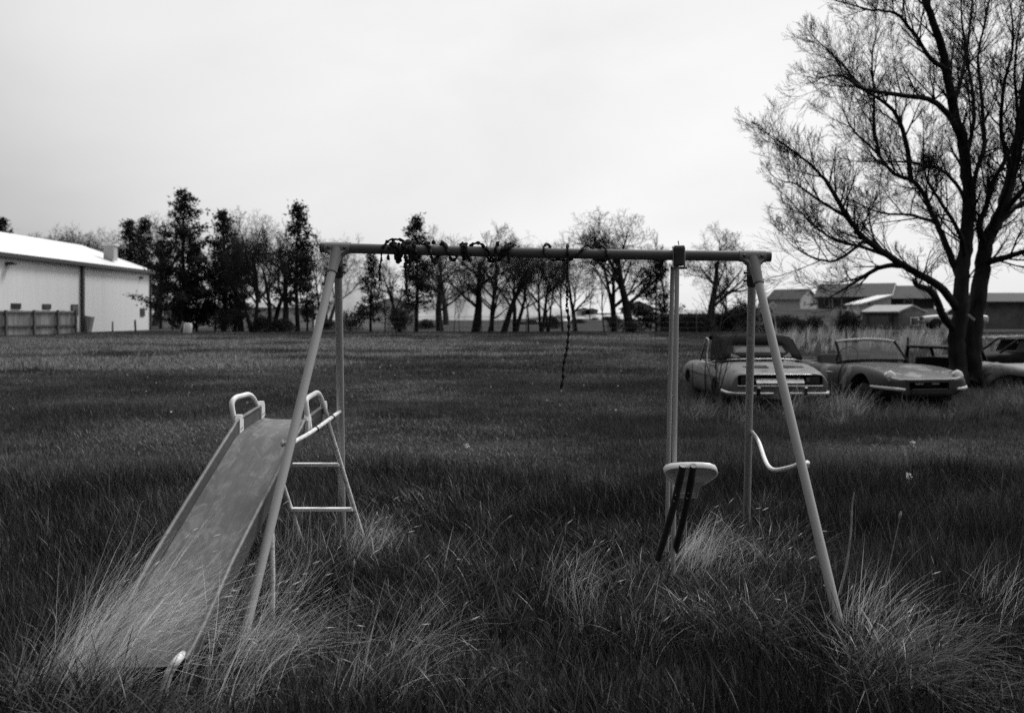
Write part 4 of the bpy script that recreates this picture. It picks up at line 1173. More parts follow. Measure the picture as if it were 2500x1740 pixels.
# long white metal barn on the left: the side wall runs away from the viewer
bx, bz = -34.1, terr(-30, 65)
barn = thing('barn', 'long white metal barn with a bright roof at the left edge', 'barn', (bx, 60, bz))
w, y0, y1, eave, ridge = 5.5, 38.0, 78.6, 4.62, 6.55
prof = [(-w, -0.3), (w, -0.3), (w, eave), (0, ridge), (-w, eave)]
vs_ = [(bx + x, y0, bz + z) for x, z in prof] + [(bx + x, y1, bz + z) for x, z in prof]
MB().add(vs_, [(0, 1, 2, 3, 4), (9, 8, 7, 6, 5)] + [(i, 5 + i, 5 + (i + 1) % 5, (i + 1) % 5) for i in (0, 1, 4)]).build('wall', M['siding_white'], barn)
for s in (-1, 1):
    xe, ze = bx + s * (w + 0.25), bz + eave - 0.08
    MB().add([(bx, y0 - 0.2, bz + ridge + 0.03), (xe, y0 - 0.2, ze), (xe, y1 + 0.25, ze), (bx, y1 + 0.25, bz + ridge + 0.03),
              (bx, y0 - 0.2, bz + ridge + 0.15), (xe, y0 - 0.2, ze + 0.12), (xe, y1 + 0.25, ze + 0.12), (bx, y1 + 0.25, bz + ridge + 0.15)],
             [(0, 1, 2, 3), (7, 6, 5, 4), (0, 4, 5, 1), (1, 5, 6, 2), (2, 6, 7, 3), (3, 7, 4, 0)]).build('roof', M['roof_white'], barn)
gut = MB().box((bx + w + 0.30, (y0 + y1) / 2, bz + eave - 0.10), (0.16, y1 - y0 + 0.4, 0.24)).build('gutter', M['trim_dark'], barn)
MB().box((bx + w + 0.06, y1 + 0.0, bz + eave / 2 - 0.1), (0.14, 0.16, eave)).build('corner_trim', M['trim_dark'], barn)
yd = (bx + w) * 2430 / (198 - 1250)
ds = MB().box((bx + w + 0.12, yd, bz + eave / 2 - 0.05), (0.14, 0.3, eave - 0.3)).build('downspout', M['trim_dark'], barn)
MB().box((bx + w + 0.3, yd + 0.35, bz + 0.55), (0.5, 0.5, 1.1), (0, 0.2, 0)).build('downspout_shoe', M['tin_roof'], ds)
for px, py, wy, hz in ((38, 747, 1.1, 0.32), (113, 748, 1.1, 0.3), (181, 757, 1.0, 0.75), (347, 762, 0.9, 0.62)):
    yy = (bx + w) * 2430 / (px - 1250)
    zz = CAM_H - (py - HORIZON) / FPX * yy
    f = MB().box((bx + w + 0.03, yy, zz), (0.06, wy, hz)).build('window', M['trim_dark'], barn)
    MB().box((bx + w + 0.065, yy, zz), (0.02, wy * 0.8, hz * 0.7)).build('pane', M['window_glass'], f)
yy = (bx + w) * 2430 / (17 - 1250)
lm = MB().box((bx + w + 0.25, yy, CAM_H + 127 / FPX * yy), (0.5, 0.45, 0.16), None, 0.04).build('wall_lamp', M['trim_dark'], barn)
yy = (bx + w) * 2430 / (342 - 1250)
MB().box((bx + w + 0.1, yy, CAM_H + (770 - 678) / FPX * yy), (0.2, 0.25, 0.18)).build('wall_box', M['trim_dark'], barn)
vp = P(270, 618, 74)
vt = MB().box(vp, (0.75, 0.75, 1.1)).build('roof_vent', M['siding_pale'], barn)
MB().box(vp + Vector((0, 0, 0.62)), (0.95, 0.95, 0.14)).build('vent_cap', M['siding_white'], vt)

# wooden board fence in front of the barn
fe = thing('board_fence', 'weathered wooden board fence standing before the white barn', 'fence', G(70, 57))
fA, fB = Vector((-28.1, 53.0)), Vector((-26.4, 60.2))
nb = 46
rg = random.Random(8)
for i in range(nb):
    t = (i + 0.5) / nb
    q = fA.lerp(fB, t)
    h = 1.40 + rg.uniform(-0.03, 0.03)
    zg = terr(q.x, q.y)
    ang = math.atan2(fB.y - fA.y, fB.x - fA.x)
    MB().box((q.x, q.y, zg + h / 2), (0.155, 0.025, h), (0, rg.uniform(-0.01, 0.01), ang)).build('board', M['wood_fence_b' if rg.random() < 0.45 else 'wood_fence'], fe)
for z in (0.55, 1.36):
    q = fA.lerp(fB, 0.5)
    MB().box((q.x + 0.06, q.y - 0.04, terr(q.x, q.y) + z), ((fB - fA).length, 0.06, 0.09), (0, 0, ang)).build('rail', M['wood_fence' if z > 1 else 'wood_dark'], fe)
for px_, t in ((10, 0.20), (75, 0.5), (140, 0.77), (181, 0.99)):
    q = fA.lerp(fB, t)
    MB().box((q.x + 0.12, q.y - 0.09, terr(q.x, q.y) + 0.72), (0.12, 0.12, 1.46), (0, 0, ang)).build('post', M['wood_dark'], fe)
def post(px, Y, h, label, lean=0.0, r=0.05, m='wood_dark', group='fence posts along the field'):
    g = G(px, Y)
    o = MB().tube([(0, 0, -0.2), (lean * h * 0.5, 0, h * 0.5), (lean * h, 0, h)], [r, r * 0.95, r * 0.85], 7).mesh('fence_post')
    ob = bpy.data.objects.new('fence_post', o); o.materials.append(M[m]); col.objects.link(ob); ob.location = g
    tag(ob, label, 'post', group)
post(212, 60, 0.8, 'short post just right of the barn downspout', -0.06, 0.07)
post(275, 62, 0.75, 'middle short post before the white barn wall', 0.0, 0.06, 'wood_fence')
post(331, 64, 0.85, 'short post below the small window of the barn', -0.04, 0.07)
for px, Y, h, lb in ((1700, 60, 1.2, 'thin fence post under the bare tree left of the right legs'), (1506, 62, 1.2, 'thin fence post right of the longest chain'), (1400, 62, 1.2, 'thin fence post just behind the longest chain'),
                     (1285, 63, 1.2, 'thin fence post between the leaning middle trees'), (1175, 63, 1.2, 'thin fence post beside the big forked tree'), (1075, 63, 1.2, 'thin fence post beside the thin saplings'), (840, 63, 1.2, 'thin fence post right of the rear left leg')):
    post(px, Y, h, lb, 0.01, 0.035)
post(2066, 33, 0.95, 'dark fence post above the roadster windscreen corner', 0.0, 0.035)
post(2218, 28, 0.85, 'dark fence post right of the roadster windscreen', -0.02, 0.04)
post(1968, 40, 0.9, 'thin fence post in the pale grass between the two convertibles', 0.0, 0.03)
wire = MB()
for k, z in enumerate((0.35, 0.7, 1.05)):
    pts = [G(px, 62.6, z) for px in range(760, 1760, 40)]
    wire.tube(pts, 0.012, 3, cap=False)
wo_ = wire.build('wire_fence', M['dark_metal'])
tag(wo_, 'thin wire strands strung along the foot of the tree line', 'fence')

# buildings behind the trees
house('long_shed', 'long low pale shed behind the left trees', 'shed', G(600, 92), math.radians(90), 5.0, 13.5, 1.75, 2.15, M['roof_white'], M['tin_roof'], 0.25, [('r', -3.0, 1.0, 1.1, 0.8, 'window'), ('r', 2.2, 1.0, 1.1, 0.8, 'window')], M['trim_dark'])
house('white_shed', 'white gabled shed showing between the thin pines', 'shed', G(945, 84), math.radians(18), 4.2, 5.0, 1.85, 2.55, M['roof_white'], M['roof_white'], 0.2, [('f', 0.6, 0.7, 0.9, 1.5, 'door')])
house('small_shed', 'small white shed on the pale bank, left of a pair', 'shed', (P(1424, 762, 142).x, 142, 1.2), 0, 1.9, 2.2, 1.0, 1.25, M['roof_white'], M['tin_roof'], 0.1, [('f', 0.0, 0.5, 0.6, 0.8, 'door')], group='small sheds on the bank')
house('small_shed', 'small white shed on the pale bank, right of a pair', 'shed', (P(1443, 762, 142).x, 142, 1.2), 0, 1.7, 2.2, 0.95, 1.2, M['siding_pale'], M['tin_roof'], 0.1, [('f', 0.0, 0.5, 0.6, 0.8, 'door')], group='small sheds on the bank')
house('low_shed', 'small pale shed with a dark roof behind the dense evergreen', 'shed', (P(1556, 765, 135).x, 135, 1.1), 0, 4.2, 3.0, 1.3, 2.2, M['siding_pale'], M['shingle'], 0.3, [('f', -0.6, 0.6, 0.7, 0.9, 'window')])
house('dark_shed', 'long low dark shed with a pale roof edge behind the glider tubes', 'shed', G(1690, 72), math.radians(86), 3.0, 4.8, 1.15, 1.4, M['siding_dark'], M['tin_roof'], 0.2, [('r', 0.5, 0.4, 0.9, 1.0, 'door')])
house('gable_house', 'pale gabled house on the rise right of the road sign', 'house', (P(1948, 753, 235).x, 240, 2.1), math.radians(42), 7.4, 9.0, 3.3, 5.6, M['roof_white'], M['shingle'], 0.4, [('f', -1.7, 2.2, 0.8, 1.3, 'window')], M['white_trim'])
house('white_garage', 'plain white garage right of the pale gabled house', 'garage', (P(2012, 753, 255).x, 262, 2.2), math.radians(8), 6.4, 8.0, 2.9, 4.2, M['roof_white'], M['roof_white'], 0.2, [('f', 0.4, 1.5, 2.2, 2.2, 'door')])
hz0 = 2.2
house('bungalow', 'dark sided house with white windows left of the pale lean-to', 'house', (P(2112, 752, 128).x, 131, hz0), math.radians(62), 7.2, 8.6, 1.75, 3.35, M['siding_grey'], M['shingle'], 0.5,
      [('l', 3.2, 0.95, 0.8, 1.2, 'window'), ('l', 1.9, 0.9, 1.3, 1.3, 'window'), ('l', -0.2, 0.75, 1.0, 1.8, 'door'), ('l', -1.5, 0.95, 0.8, 1.3, 'window'), ('f', -1.5, 0.95, 0.9, 1.2, 'window')], M['white_trim'])
house('bungalow', 'dark roofed house behind the forked limb of the big tree', 'house', (P(2215, 752, 126).x, 129, hz0 - 0.2), math.radians(72), 7.0, 8.0, 1.7, 3.2, M['siding_dark'], M['shingle'], 0.5,
      [('l', 2.0, 0.95, 1.1, 1.2, 'window'), ('l', -1.0, 0.95, 1.1, 1.2, 'window')], M['white_trim'])
# lean-to with a single pitch
lt = thing('lean_to', 'pale lean-to with a sloping roof left of the ribbed metal shed', 'shed', (P(2136, 800, 90).x, 90, 0.35))
x0, x1 = P(2098, 0, 90).x, P(2175, 0, 90).x
zl, zr = P(0, 745, 90).z, P(0, 724, 90).z
MB().add([(x0, 90, 0), (x1, 90, 0), (x1, 90, zr), (x0, 90, zl), (x0, 93.5, 0), (x1, 93.5, 0), (x1, 93.5, zr), (x0, 93.5, zl)], [(0, 1, 2, 3), (7, 6, 5, 4), (0, 4, 5, 1), (1, 5, 6, 2), (2, 6, 7, 3), (3, 7, 4, 0)]).build('wall', M['roof_white'], lt)
MB().box(((x0 + x1) / 2 - 0.02, 91.7, (zl + zr) / 2 + 0.08), (math.hypot(x1 - x0, zr - zl) + 0.35, 4.2, 0.14), (0, -math.atan2(zr - zl, x1 - x0), 0)).build('roof', M['white_trim'], lt)
lt2 = MB().box((x0 + 0.9, 89.95, P(0, 742, 90).z), (0.14, 0.1, 0.14)).build('wall_lamp', M['trim_dark'], lt)
house('metal_shed', 'low ribbed metal shed with a pale roof before the houses', 'shed', (P(2190, 800, 80).x + 0.1, 81, 0.35), math.radians(28), 3.1, 3.6, 1.36, 1.85, M['siding_grey'], M['tin_roof'], 0.15,
      [('f', 0.25, 0.65, 1.0, 0.7, 'window'), ('l', 0.0, 0.62, 2.6, 1.2, 'door')], board=0.22)
house('ranch_house', 'long grey sided house behind the big trunk at the right edge', 'house', (P(2520, 800, 84).x, 86, 0.4), math.radians(88), 6.0, 8.5, 2.2, 2.9, M['siding_grey'], M['shingle'], 0.4,
      [('l', -1.2, 1.0, 0.9, 1.9, 'door'), ('l', -3.4, 1.5, 0.6, 0.7, 'window')], M['white_trim'])
M['concrete'] = mat('concrete', 0.42, 0.9, c2=0.34, scale=0.8)
V = []
for Yd in (51.5, 54, 56.5):
    for px in (2380, 2440, 2500, 2600):
        g = G(px, Yd, 0.03); V.append(tuple(g))
F = [(j * 4 + i, j * 4 + i + 1, (j + 1) * 4 + i + 1, (j + 1) * 4 + i) for j in range(2) for i in range(3)]
dv = MB().add(V, F).build('driveway', M['concrete'])
tag(dv, 'pale concrete driveway strip at the right edge', 'driveway', kind='structure')

# leaning diamond sign
sg = thing('road_sign', 'leaning diamond road sign on a pale post left of the gabled house', 'sign', G(1897, 58))
g = G(1898, 58)
d0, d1 = g, P(1886, 752, 58)
MB().tube([d0 - Vector((0, 0, 0.2)), d0.lerp(d1, 0.5), d1 + Vector((-0.02, 0, 0.1))], 0.035, 8).build('post', M['siding_pale'], sg)
cs = P(1887, 746, 57.9)
pl = MB().box(cs, (0.36, 0.02, 0.36), Matrix.Rotation(math.radians(0), 3, 'X') @ Matrix.Rotation(math.radians(45 + 6), 3, 'Y'), 0.004).build('plate', M['white_trim'], sg)
M['sign_ink'] = mat('sign_ink', 0.25, 0.7)
for q in (0.05, -0.03):
    MB().box(cs + Vector((0, -0.016, q)), (0.19, 0.006, 0.025), Euler((0, math.radians(6), 0)).to_matrix()).build('print_line', M['sign_ink'], pl)

# white bin and leaning board at the foot of the dark pines
wb = thing('white_drum', 'small white drum at the foot of the dark pines', 'drum', G(457, 62))
g = G(457, 62)
MB().lathe(g, (0.1, 0, 1), [(0, 0.24), (0.1, 0.27), (0.55, 0.27), (0.66, 0.22)], 14).build('drum', M['roof_white'], wb)
lb = MB().tube([G(436, 62.2), G(447, 62.5, 0.75)], 0.06, 6).build('leaning_pole', M['wood_fence'])
tag(lb, 'short pole leaning beside the small white drum', 'pole')

# ------------------------------------------------------------------ trees
M['bark'] = mat('bark', 0.016, 0.95, c2=0.045, scale=6, stretch=(1, 1, 0.25), bump=0.9, bscale=14, spec=0.15)
M['bark_grey'] = mat('bark_grey', 0.025, 0.95, c2=0.05, scale=2.5, bump=0.6, bscale=8, spec=0.1)
M['twig'] = mat('twig', 0.028, 0.9, spec=0.1)
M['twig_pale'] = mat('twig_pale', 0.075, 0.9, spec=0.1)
M['needles'] = mat('needles', 0.018, 0.8, c2=0.035, scale=3, spec=0.15)
M['bush'] = mat('bush', 0.035, 0.9, c2=0.06, scale=2, spec=0.1)

def rand_perp(rg, d):
    v = Vector((rg.gauss(0, 1), rg.gauss(0, 1), rg.gauss(0, 1)))
    v = v - d * v.dot(d)
    return v.normalized() if v.length > 1e-6 else d.orthogonal()

def grow(rg, mbs, p, d, L, r, lvl, cfg):
    """recursive limb: mbs = (wood, twigs)"""
    ns = cfg['segs'][min(lvl, len(cfg['segs']) - 1)]
    path, rad = [p.copy()], [r]
    dd = d.copy()
    for i in range(ns):
        dd = (dd + rand_perp(rg, dd) * cfg['wob'] * rg.uniform(0.4, 1.2) + Vector((0, 0, cfg['up'][min(lvl, len(cfg['up']) - 1)]))).normalized()
        p = p + dd * (L / ns)
        path.append(p.copy())
        rad.append(max(cfg['rmin'], r * (1 - (1 - cfg['taper']) * (i + 1) / ns)))
    mb = mbs[0] if lvl <= cfg['wood'] else mbs[1]
    mb.tube(path, rad, cfg['sides'][min(lvl, len(cfg['sides']) - 1)], cap=False)
    if lvl >= cfg['max']:
        return
    nch = cfg['kids'][lvl]
    for c in range(nch):
        t = cfg['t0'][lvl] + (1 - cfg['t0'][lvl]) * (c + rg.random()) / nch
        f = t * ns
        i = min(ns - 1, int(f))
        q = path[i].lerp(path[i + 1], f - i)
        td = (path[i + 1] - path[i]).normalized()
        ang = math.radians(rg.uniform(*cfg['ang'][min(lvl, len(cfg['ang']) - 1)]))
        cd = (td * math.cos(ang) + rand_perp(rg, td) * math.sin(ang)).normalized()
        rr = max(cfg['rmin'], (rad[i] * (1 - f + i) + rad[i + 1] * (f - i)) * rg.uniform(0.45, 0.7))
        grow(rg, mbs, q, cd, L * rg.uniform(*cfg['lr']) * (1.15 - 0.45 * t), rr, lvl + 1, cfg)

def bare_variant(seed, H, style):
    rg = random.Random(seed)
    a, b = MB(), MB()
    cfg = dict(segs=[5, 5, 4, 3, 2, 2], wob=0.12, up=[0.02, 0.06, 0.08, 0.07, 0.05], rmin=0.0068, taper=0.34, wood=2,
               sides=[8, 6, 4, 3, 3, 3], max=5, kids=[6, 6, 5, 4, 3], t0=[0.3, 0.2, 0.15, 0.1, 0.05], ang=[(28, 62), (28, 65), (25, 65), (25, 70)], lr=(0.5, 0.78))
    if style == 'fork':
        n = rg.choice((2, 3))
        cfg['kids'] = [5, 6, 5, 4, 3]
        for i in range(n):
            an = 2 * math.pi * i / n + rg.uniform(-0.4, 0.4)
            grow(rg, (a, b), Vector((math.cos(an) * 0.08, math.sin(an) * 0.08, -0.2)), Vector((math.cos(an) * 0.26, math.sin(an) * 0.26, 1)).normalized(), H * 0.62, 0.025 * H, 0, cfg)
    elif style == 'slim':
        cfg['kids'] = [9, 5, 4, 3, 2]; cfg['ang'] = [(18, 40), (20, 45)]; cfg['lr'] = (0.3, 0.5)
        grow(rg, (a, b), Vector((0, 0, -0.2)), Vector((rg.uniform(-0.08, 0.08), 0, 1)).normalized(), H * 0.85, 0.013 * H, 0, cfg)
    elif style == 'lean':
        grow(rg, (a, b), Vector((0, 0, -0.2)), Vector((0.32, rg.uniform(-0.2, 0.2), 1)).normalized(), H * 0.6, 0.029 * H, 0, cfg)
    else:
        grow(rg, (a, b), Vector((0, 0, -0.2)), Vector((rg.uniform(-0.1, 0.1), rg.uniform(-0.1, 0.1), 1)).normalized(), H * 0.58, 0.033 * H, 0, cfg)
    # scale to height
    zmax = max(v[2] for v in b.v)
    k = H / zmax
    for mb in (a, b):
        mb.v = [(x * k, y * k, z * k) for x, y, z in mb.v]
    return a.rawmesh('trunk'), b.rawmesh('crown')

def pine_variant(seed, H, R, bare=0.12, dens=1.0):
    rg = random.Random(seed)
    tr = MB(); cr = MB()
    lean = [Vector((rg.uniform(-0.12, 0.12), rg.uniform(-0.12, 0.12), 0)) for _ in range(3)]
    pth = spline([(0, 0, -0.2), lean[0] + Vector((0, 0, H * 0.33)), lean[1] + Vector((0, 0, H * 0.66)), lean[2] + Vector((0, 0, H * 0.98))], 4)
    tr.tube(pth, [0.02 * H * (1 - 0.93 * i / (len(pth) - 1)) for i in range(len(pth))], 8, cap=False)
    z = H * bare
    V, F = [], []
    def clump(c, s, n):
        for _ in range(n):
            o = c + Vector((rg.gauss(0, s * 0.5), rg.gauss(0, s * 0.5), rg.gauss(0, s * 0.38)))
            d = Vector((rg.gauss(0, 1), rg.gauss(0, 1), rg.gauss(0.5, 0.8))).normalized()
            e = rand_perp(rg, d)
            l, w_ = s * rg.uniform(0.45, 0.95), s * rg.uniform(0.12, 0.24)
            k = len(V)
            V.extend([tuple(o - e * w_), tuple(o + e * w_), tuple(o + d * l)])
            F.append((k, k + 1, k + 2))
    while z < H * 0.985:
        t = z / H
        env = R * (min(1.0, 0.6 + t * 2.0) if t < 0.2 else max(0.07, (1 - (t - 0.2) / 0.82) ** 0.7))
        for _ in range(rg.choice((3, 4, 5))):
            a = rg.uniform(0, 6.283)
            L = env * rg.choice((rg.uniform(0.3, 0.8), rg.uniform(0.7, 1.5)))
            up = rg.uniform(-0.12, 0.25) + 0.35 * t
            d = Vector((math.cos(a), math.sin(a), up)).normalized()
            b0 = Vector((0, 0, z))
            p1 = b0 + d * L * 0.5 + Vector((0, 0, -0.05 * L)); p2 = b0 + d * L + Vector((0, 0, 0.06 * L))
            tr.tube([b0, p1, p2], [0.035 * (1.2 - t), 0.022 * (1.2 - t), 0.008], 3, cap=False)
            m_ = max(2, int(L / 0.26))
            for q in range(m_):
                u = 0.35 + 0.65 * (q + rg.random()) / m_
                pt = b0.lerp(p1, u * 2) if u < 0.5 else p1.lerp(p2, u * 2 - 1)
                clump(pt + Vector((rg.gauss(0, 0.12), rg.gauss(0, 0.12), rg.gauss(0.05, 0.08))), 0.31 * rg.uniform(0.7, 1.3), int(16 * dens))
        z += rg.uniform(0.22, 0.46) * (1.15 - 0.5 * t)
    clump(Vector((0, 0, H * 0.985)), 0.3, 20)
    cr.v = V; cr.f = F; cr.s = [False] * len(F)
    return tr.rawmesh('trunk'), cr.rawmesh('crown')

def bush_variant(seed, H, R, n=260, leafy=True):
    rg = random.Random(seed)
    a, b = MB(), MB()
    cfg = dict(segs=[3, 3, 2, 2], wob=0.22, up=[0.06, 0.05, 0.02], rmin=0.009, taper=0.4, wood=0, sides=[4, 3, 3, 3], max=3, kids=[5, 5, 4], t0=[0.1, 0.1, 0.1], ang=[(20, 60)], lr=(0.45, 0.75))
    for i in range(12):
        an = rg.uniform(0, 6.28)
        s = rg.uniform(0.15, 0.75)
        grow(rg, (a, b), Vector((math.cos(an) * 0.15 * R, math.sin(an) * 0.15 * R, -0.05)), Vector((math.cos(an) * s, math.sin(an) * s, 1)).normalized(), H * rg.uniform(0.5, 0.8), 0.02, 0, cfg)
    if leafy:
        for _ in range(n * 6):
            u = rg.random() ** 0.5
            an = rg.uniform(0, 6.28)
            h = rg.random()
            c = Vector((math.cos(an) * R * u * (1.05 - 0.5 * h), math.sin(an) * R * u * (1.05 - 0.5 * h), H * h * (1 - 0.35 * u)))
            d = Vector((rg.gauss(0, 1), rg.gauss(0, 1), rg.gauss(0, 1))).normalized(); e = rand_perp(rg, d)
            s = rg.uniform(0.05, 0.12)
            b.add([c - e * s * 0.5, c + e * s * 0.5, c + d * s * 1.4], [(0, 1, 2)])
    return a.rawmesh('stems'), b.rawmesh('foliage')

BV = {'fork1': bare_variant(21, 9.0, 'fork'), 'fork2': bare_variant(22, 9.0, 'fork'), 'round1': bare_variant(23, 9.0, 'round'), 'round2': bare_variant(34, 9.0, 'round'),
      'slim1': bare_variant(25, 8.0, 'slim'), 'slim2': bare_variant(26, 8.0, 'slim'), 'lean1': bare_variant(27, 8.5, 'lean'), 'lean2': bare_variant(31, 8.5, 'lean')}
PV = {'p1': pine_variant(41, 9.5, 2.3), 'p2': pine_variant(42, 9.0, 1.75, 0.1), 'p3': pine_variant(43, 8.5, 1.5, 0.2, 0.9), 'p4': pine_variant(44, 7.5, 1.5, 0.16, 0.8), 'p5': pine_variant(45, 7.0, 2.6, 0.06, 1.1)}
BU = {'b1': bush_variant(51, 1.6, 1.2), 'b2': bush_variant(52, 1.3, 1.4), 'b3': bush_variant(53, 2.0, 1.3, leafy=False)}
for d_, m1, m2 in ((BV, 'bark_grey', 'twig'), (PV, 'bark', 'needles'), (BU, 'twig', 'bush')):
    for a, b in d_.values():
        a.materials.append(M[m1]); b.materials.append(M[m2])
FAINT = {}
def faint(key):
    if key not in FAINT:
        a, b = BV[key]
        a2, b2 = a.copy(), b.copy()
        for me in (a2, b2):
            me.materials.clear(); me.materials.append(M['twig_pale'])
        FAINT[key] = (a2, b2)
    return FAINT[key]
def plant(name, label, cat, group, pair, names, loc, rz, scale):
    o = thing(name, label, cat, loc, rz, group)
    o.scale = scale
    for nm, me in zip(names, pair):
        c = bpy.data.objects.new(nm, me)
        col.objects.link(c)
        c.parent = o
    return o
def tree_at(kind, key, px, top, Y, label, rz=0.0, wide=1.0, group=None, pale=False):
    """tree whose trunk stands below column px and whose tip reaches image row top"""
    g = G(px, Y)
    H = CAM_H + (HORIZON - top) / FPX * Y - g.z
    base = {'pine': PV, 'bare': BV}[kind]
    pair = faint(key) if pale else base[key]
    zm = {'p1': 9.5, 'p2': 9.0, 'p3': 8.5, 'p4': 7.5, 'p5': 7.0}.get(key) or {'slim1': 8.0, 'slim2': 8.0, 'lean1': 8.5, 'lean2': 8.5}.get(key, 9.0)
    s = H / zm
    nm = 'pine_tree' if kind == 'pine' else 'bare_tree'
    return plant(nm, label, 'tree', group or ('pines of the tree line' if kind == 'pine' else 'bare trees of the tree line'), pair, ('trunk', 'crown'), g, rz, (s * wide, s * wide, s))
T = [
 ('pine', 'p1', 450, 472, 68, 'tallest broad dark pine right of the white barn', 0.3, 1.15),
 ('pine', 'p2', 316, 540, 86, 'dark pine rising left behind the barn roof', 1.2, 1.15),
 ('pine', 'p3', 352, 532, 88, 'slim dark pine just behind the barn roof vent', 2.2, 1.0),
 ('pine', 'p2', 545, 517, 69, 'pointed dark pine second right of the barn', 2.0, 1.15),
 ('pine', 'p3', 728, 495, 68, 'slim tall pine just left of the swing bar end', 0.7, 1.05),
 ('pine', 'p5', 440, 650, 72, 'low dense dark pine against the far barn corner', 0.1, 0.72),
 ('pine', 'p4', 905, 608, 67, 'small open pine below the left chains', 0.4, 0.95),
 ('pine', 'p3', 1016, 525, 67, 'slim pine rising above the bar behind the tangled chains', 2.6, 1.0),
 ('pine', 'p5', 1602, 612, 68, 'dense evergreen just left of the glider tubes', 1.0, 0.85),
 ('pine', 'p4', 750, 640, 70, 'low shaggy pine behind the left front leg', 3.0, 0.9),
 ('pine', 'p5', 480, 610, 71, 'low dense pine right of the tallest pine', 2.1, 0.9),
 ('pine', 'p5', 525, 640, 70.5, 'low dense pine left of the pointed pine', 4.1, 0.8),
 ('pine', 'p2', 392, 590, 84, 'dark pine at the corner of the barn', 0.9, 1.0),
 ('pine', 'p4', 575, 600, 71, 'ragged pine right of the pointed pine', 1.9, 1.1),
 ('bare', 'fork1', 618, 530, 66, 'forked bare tree between the pointed pine and the slim tall pine', 0.2, 0.85),
 ('bare', 'round1', 695, 525, 67, 'spreading bare tree left of the slim tall pine', 1.0, 0.85),
 ('bare', 'round2', 1075, 585, 72, 'wide bare tree between the chain pine and the largest forked tree', 3.3, 1.2),
 ('bare', 'fork1', 1258, 575, 70, 'wide bare tree behind the thick leaning trunk', 4.4, 1.1),
 ('bare', 'round1', 1405, 600, 72, 'bare tree right behind the longest chain tip', 1.9, 0.9),
 ('bare', 'fork2', 665, 560, 72, 'bare tree behind the spreading left tree', 3.0, 1.1),
 ('bare', 'round2', 590, 560, 72, 'bare tree right of the pointed pine', 4.6, 1.0),
 ('bare', 'fork2', 1500, 545, 72, 'bare tree left behind the big round headed tree', 5.2, 1.0),
 ('bare', 'slim2', 776, 555, 70, 'thin bare tree behind the top of the left legs', 0.3, 0.9),
 ('bare', 'slim1', 940, 640, 66, 'slender bare tree right of the small open pine', 2.0, 0.8),
 ('bare', 'lean1', 978, 625, 67, 'leaning bare tree at the foot of the slim chain pine', 3.4, 0.8),
 ('bare', 'round2', 1160, 538, 66, 'largest forked bare tree under the middle of the bar', 0.5, 1.2),
 ('bare', 'fork2', 1200, 560, 71, 'bare tree behind the largest forked one', 2.0, 0.9),
 ('bare', 'slim1', 1108, 690, 63.5, 'thin dark sapling left of the largest forked tree', 0.0, 0.6),
 ('bare', 'slim2', 1122, 695, 63.8, 'second thin dark sapling left of the largest forked tree', 1.0, 0.6),
 ('bare', 'lean2', 1192, 640, 64.5, 'dark stemmed bare tree leaning right of the largest forked one', 0.1, 0.8),
 ('bare', 'lean1', 1228, 590, 65, 'thick trunked bare tree leaning right, left of the longest chain', 0.0, 1.05),
 ('bare', 'slim2', 1290, 600, 67, 'straight bare tree midway between short and longest chain', 0.5, 1.0),
 ('bare', 'fork2', 1322, 585, 68, 'twin stemmed bare tree left of the longest chain', 1.3, 0.75),
 ('bare', 'fork1', 1338, 615, 66, 'dark bare tree close left of the longest chain', 2.5, 0.65),
 ('bare', 'slim1', 1374, 560, 70, 'thin bare tree just behind the longest chain', 4.0, 0.9),
 ('bare', 'slim2', 1476, 640, 65, 'slender pale young tree right of the longest chain', 2.2, 0.9),
 ('bare', 'round1', 1542, 505, 67, 'big round headed bare tree above the right middle of the bar', 2.6, 1.2),
 ('bare', 'slim1', 1620, 560, 72, 'bare tree top behind the dense evergreen', 1.4, 0.9),
 ('bare', 'round2', 1735, 530, 66, 'dark bare tree between glider tubes and right legs', 2.2, 1.1),
 ('bare', 'lean2', 1790, 640, 70, 'low bare tree behind the right rear leg', 3.4, 0.9),
]
for k in T:
    tree_at(*k)
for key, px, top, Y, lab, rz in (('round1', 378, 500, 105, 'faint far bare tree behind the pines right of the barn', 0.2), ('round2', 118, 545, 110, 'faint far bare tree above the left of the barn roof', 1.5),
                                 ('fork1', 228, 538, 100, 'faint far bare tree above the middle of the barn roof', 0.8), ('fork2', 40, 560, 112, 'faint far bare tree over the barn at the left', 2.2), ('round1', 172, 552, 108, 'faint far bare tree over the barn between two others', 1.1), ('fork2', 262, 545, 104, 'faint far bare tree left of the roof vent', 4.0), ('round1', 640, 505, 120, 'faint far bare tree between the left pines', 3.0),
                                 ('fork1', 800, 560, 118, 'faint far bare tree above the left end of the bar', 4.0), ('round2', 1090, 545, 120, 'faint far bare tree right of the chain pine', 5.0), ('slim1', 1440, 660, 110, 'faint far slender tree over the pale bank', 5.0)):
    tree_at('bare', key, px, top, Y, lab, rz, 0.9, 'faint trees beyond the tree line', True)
tree_at('pine', 'p2', 4, 535, 92, 'dark pine tip at the left edge above the barn roof', 1.0, 1.1)
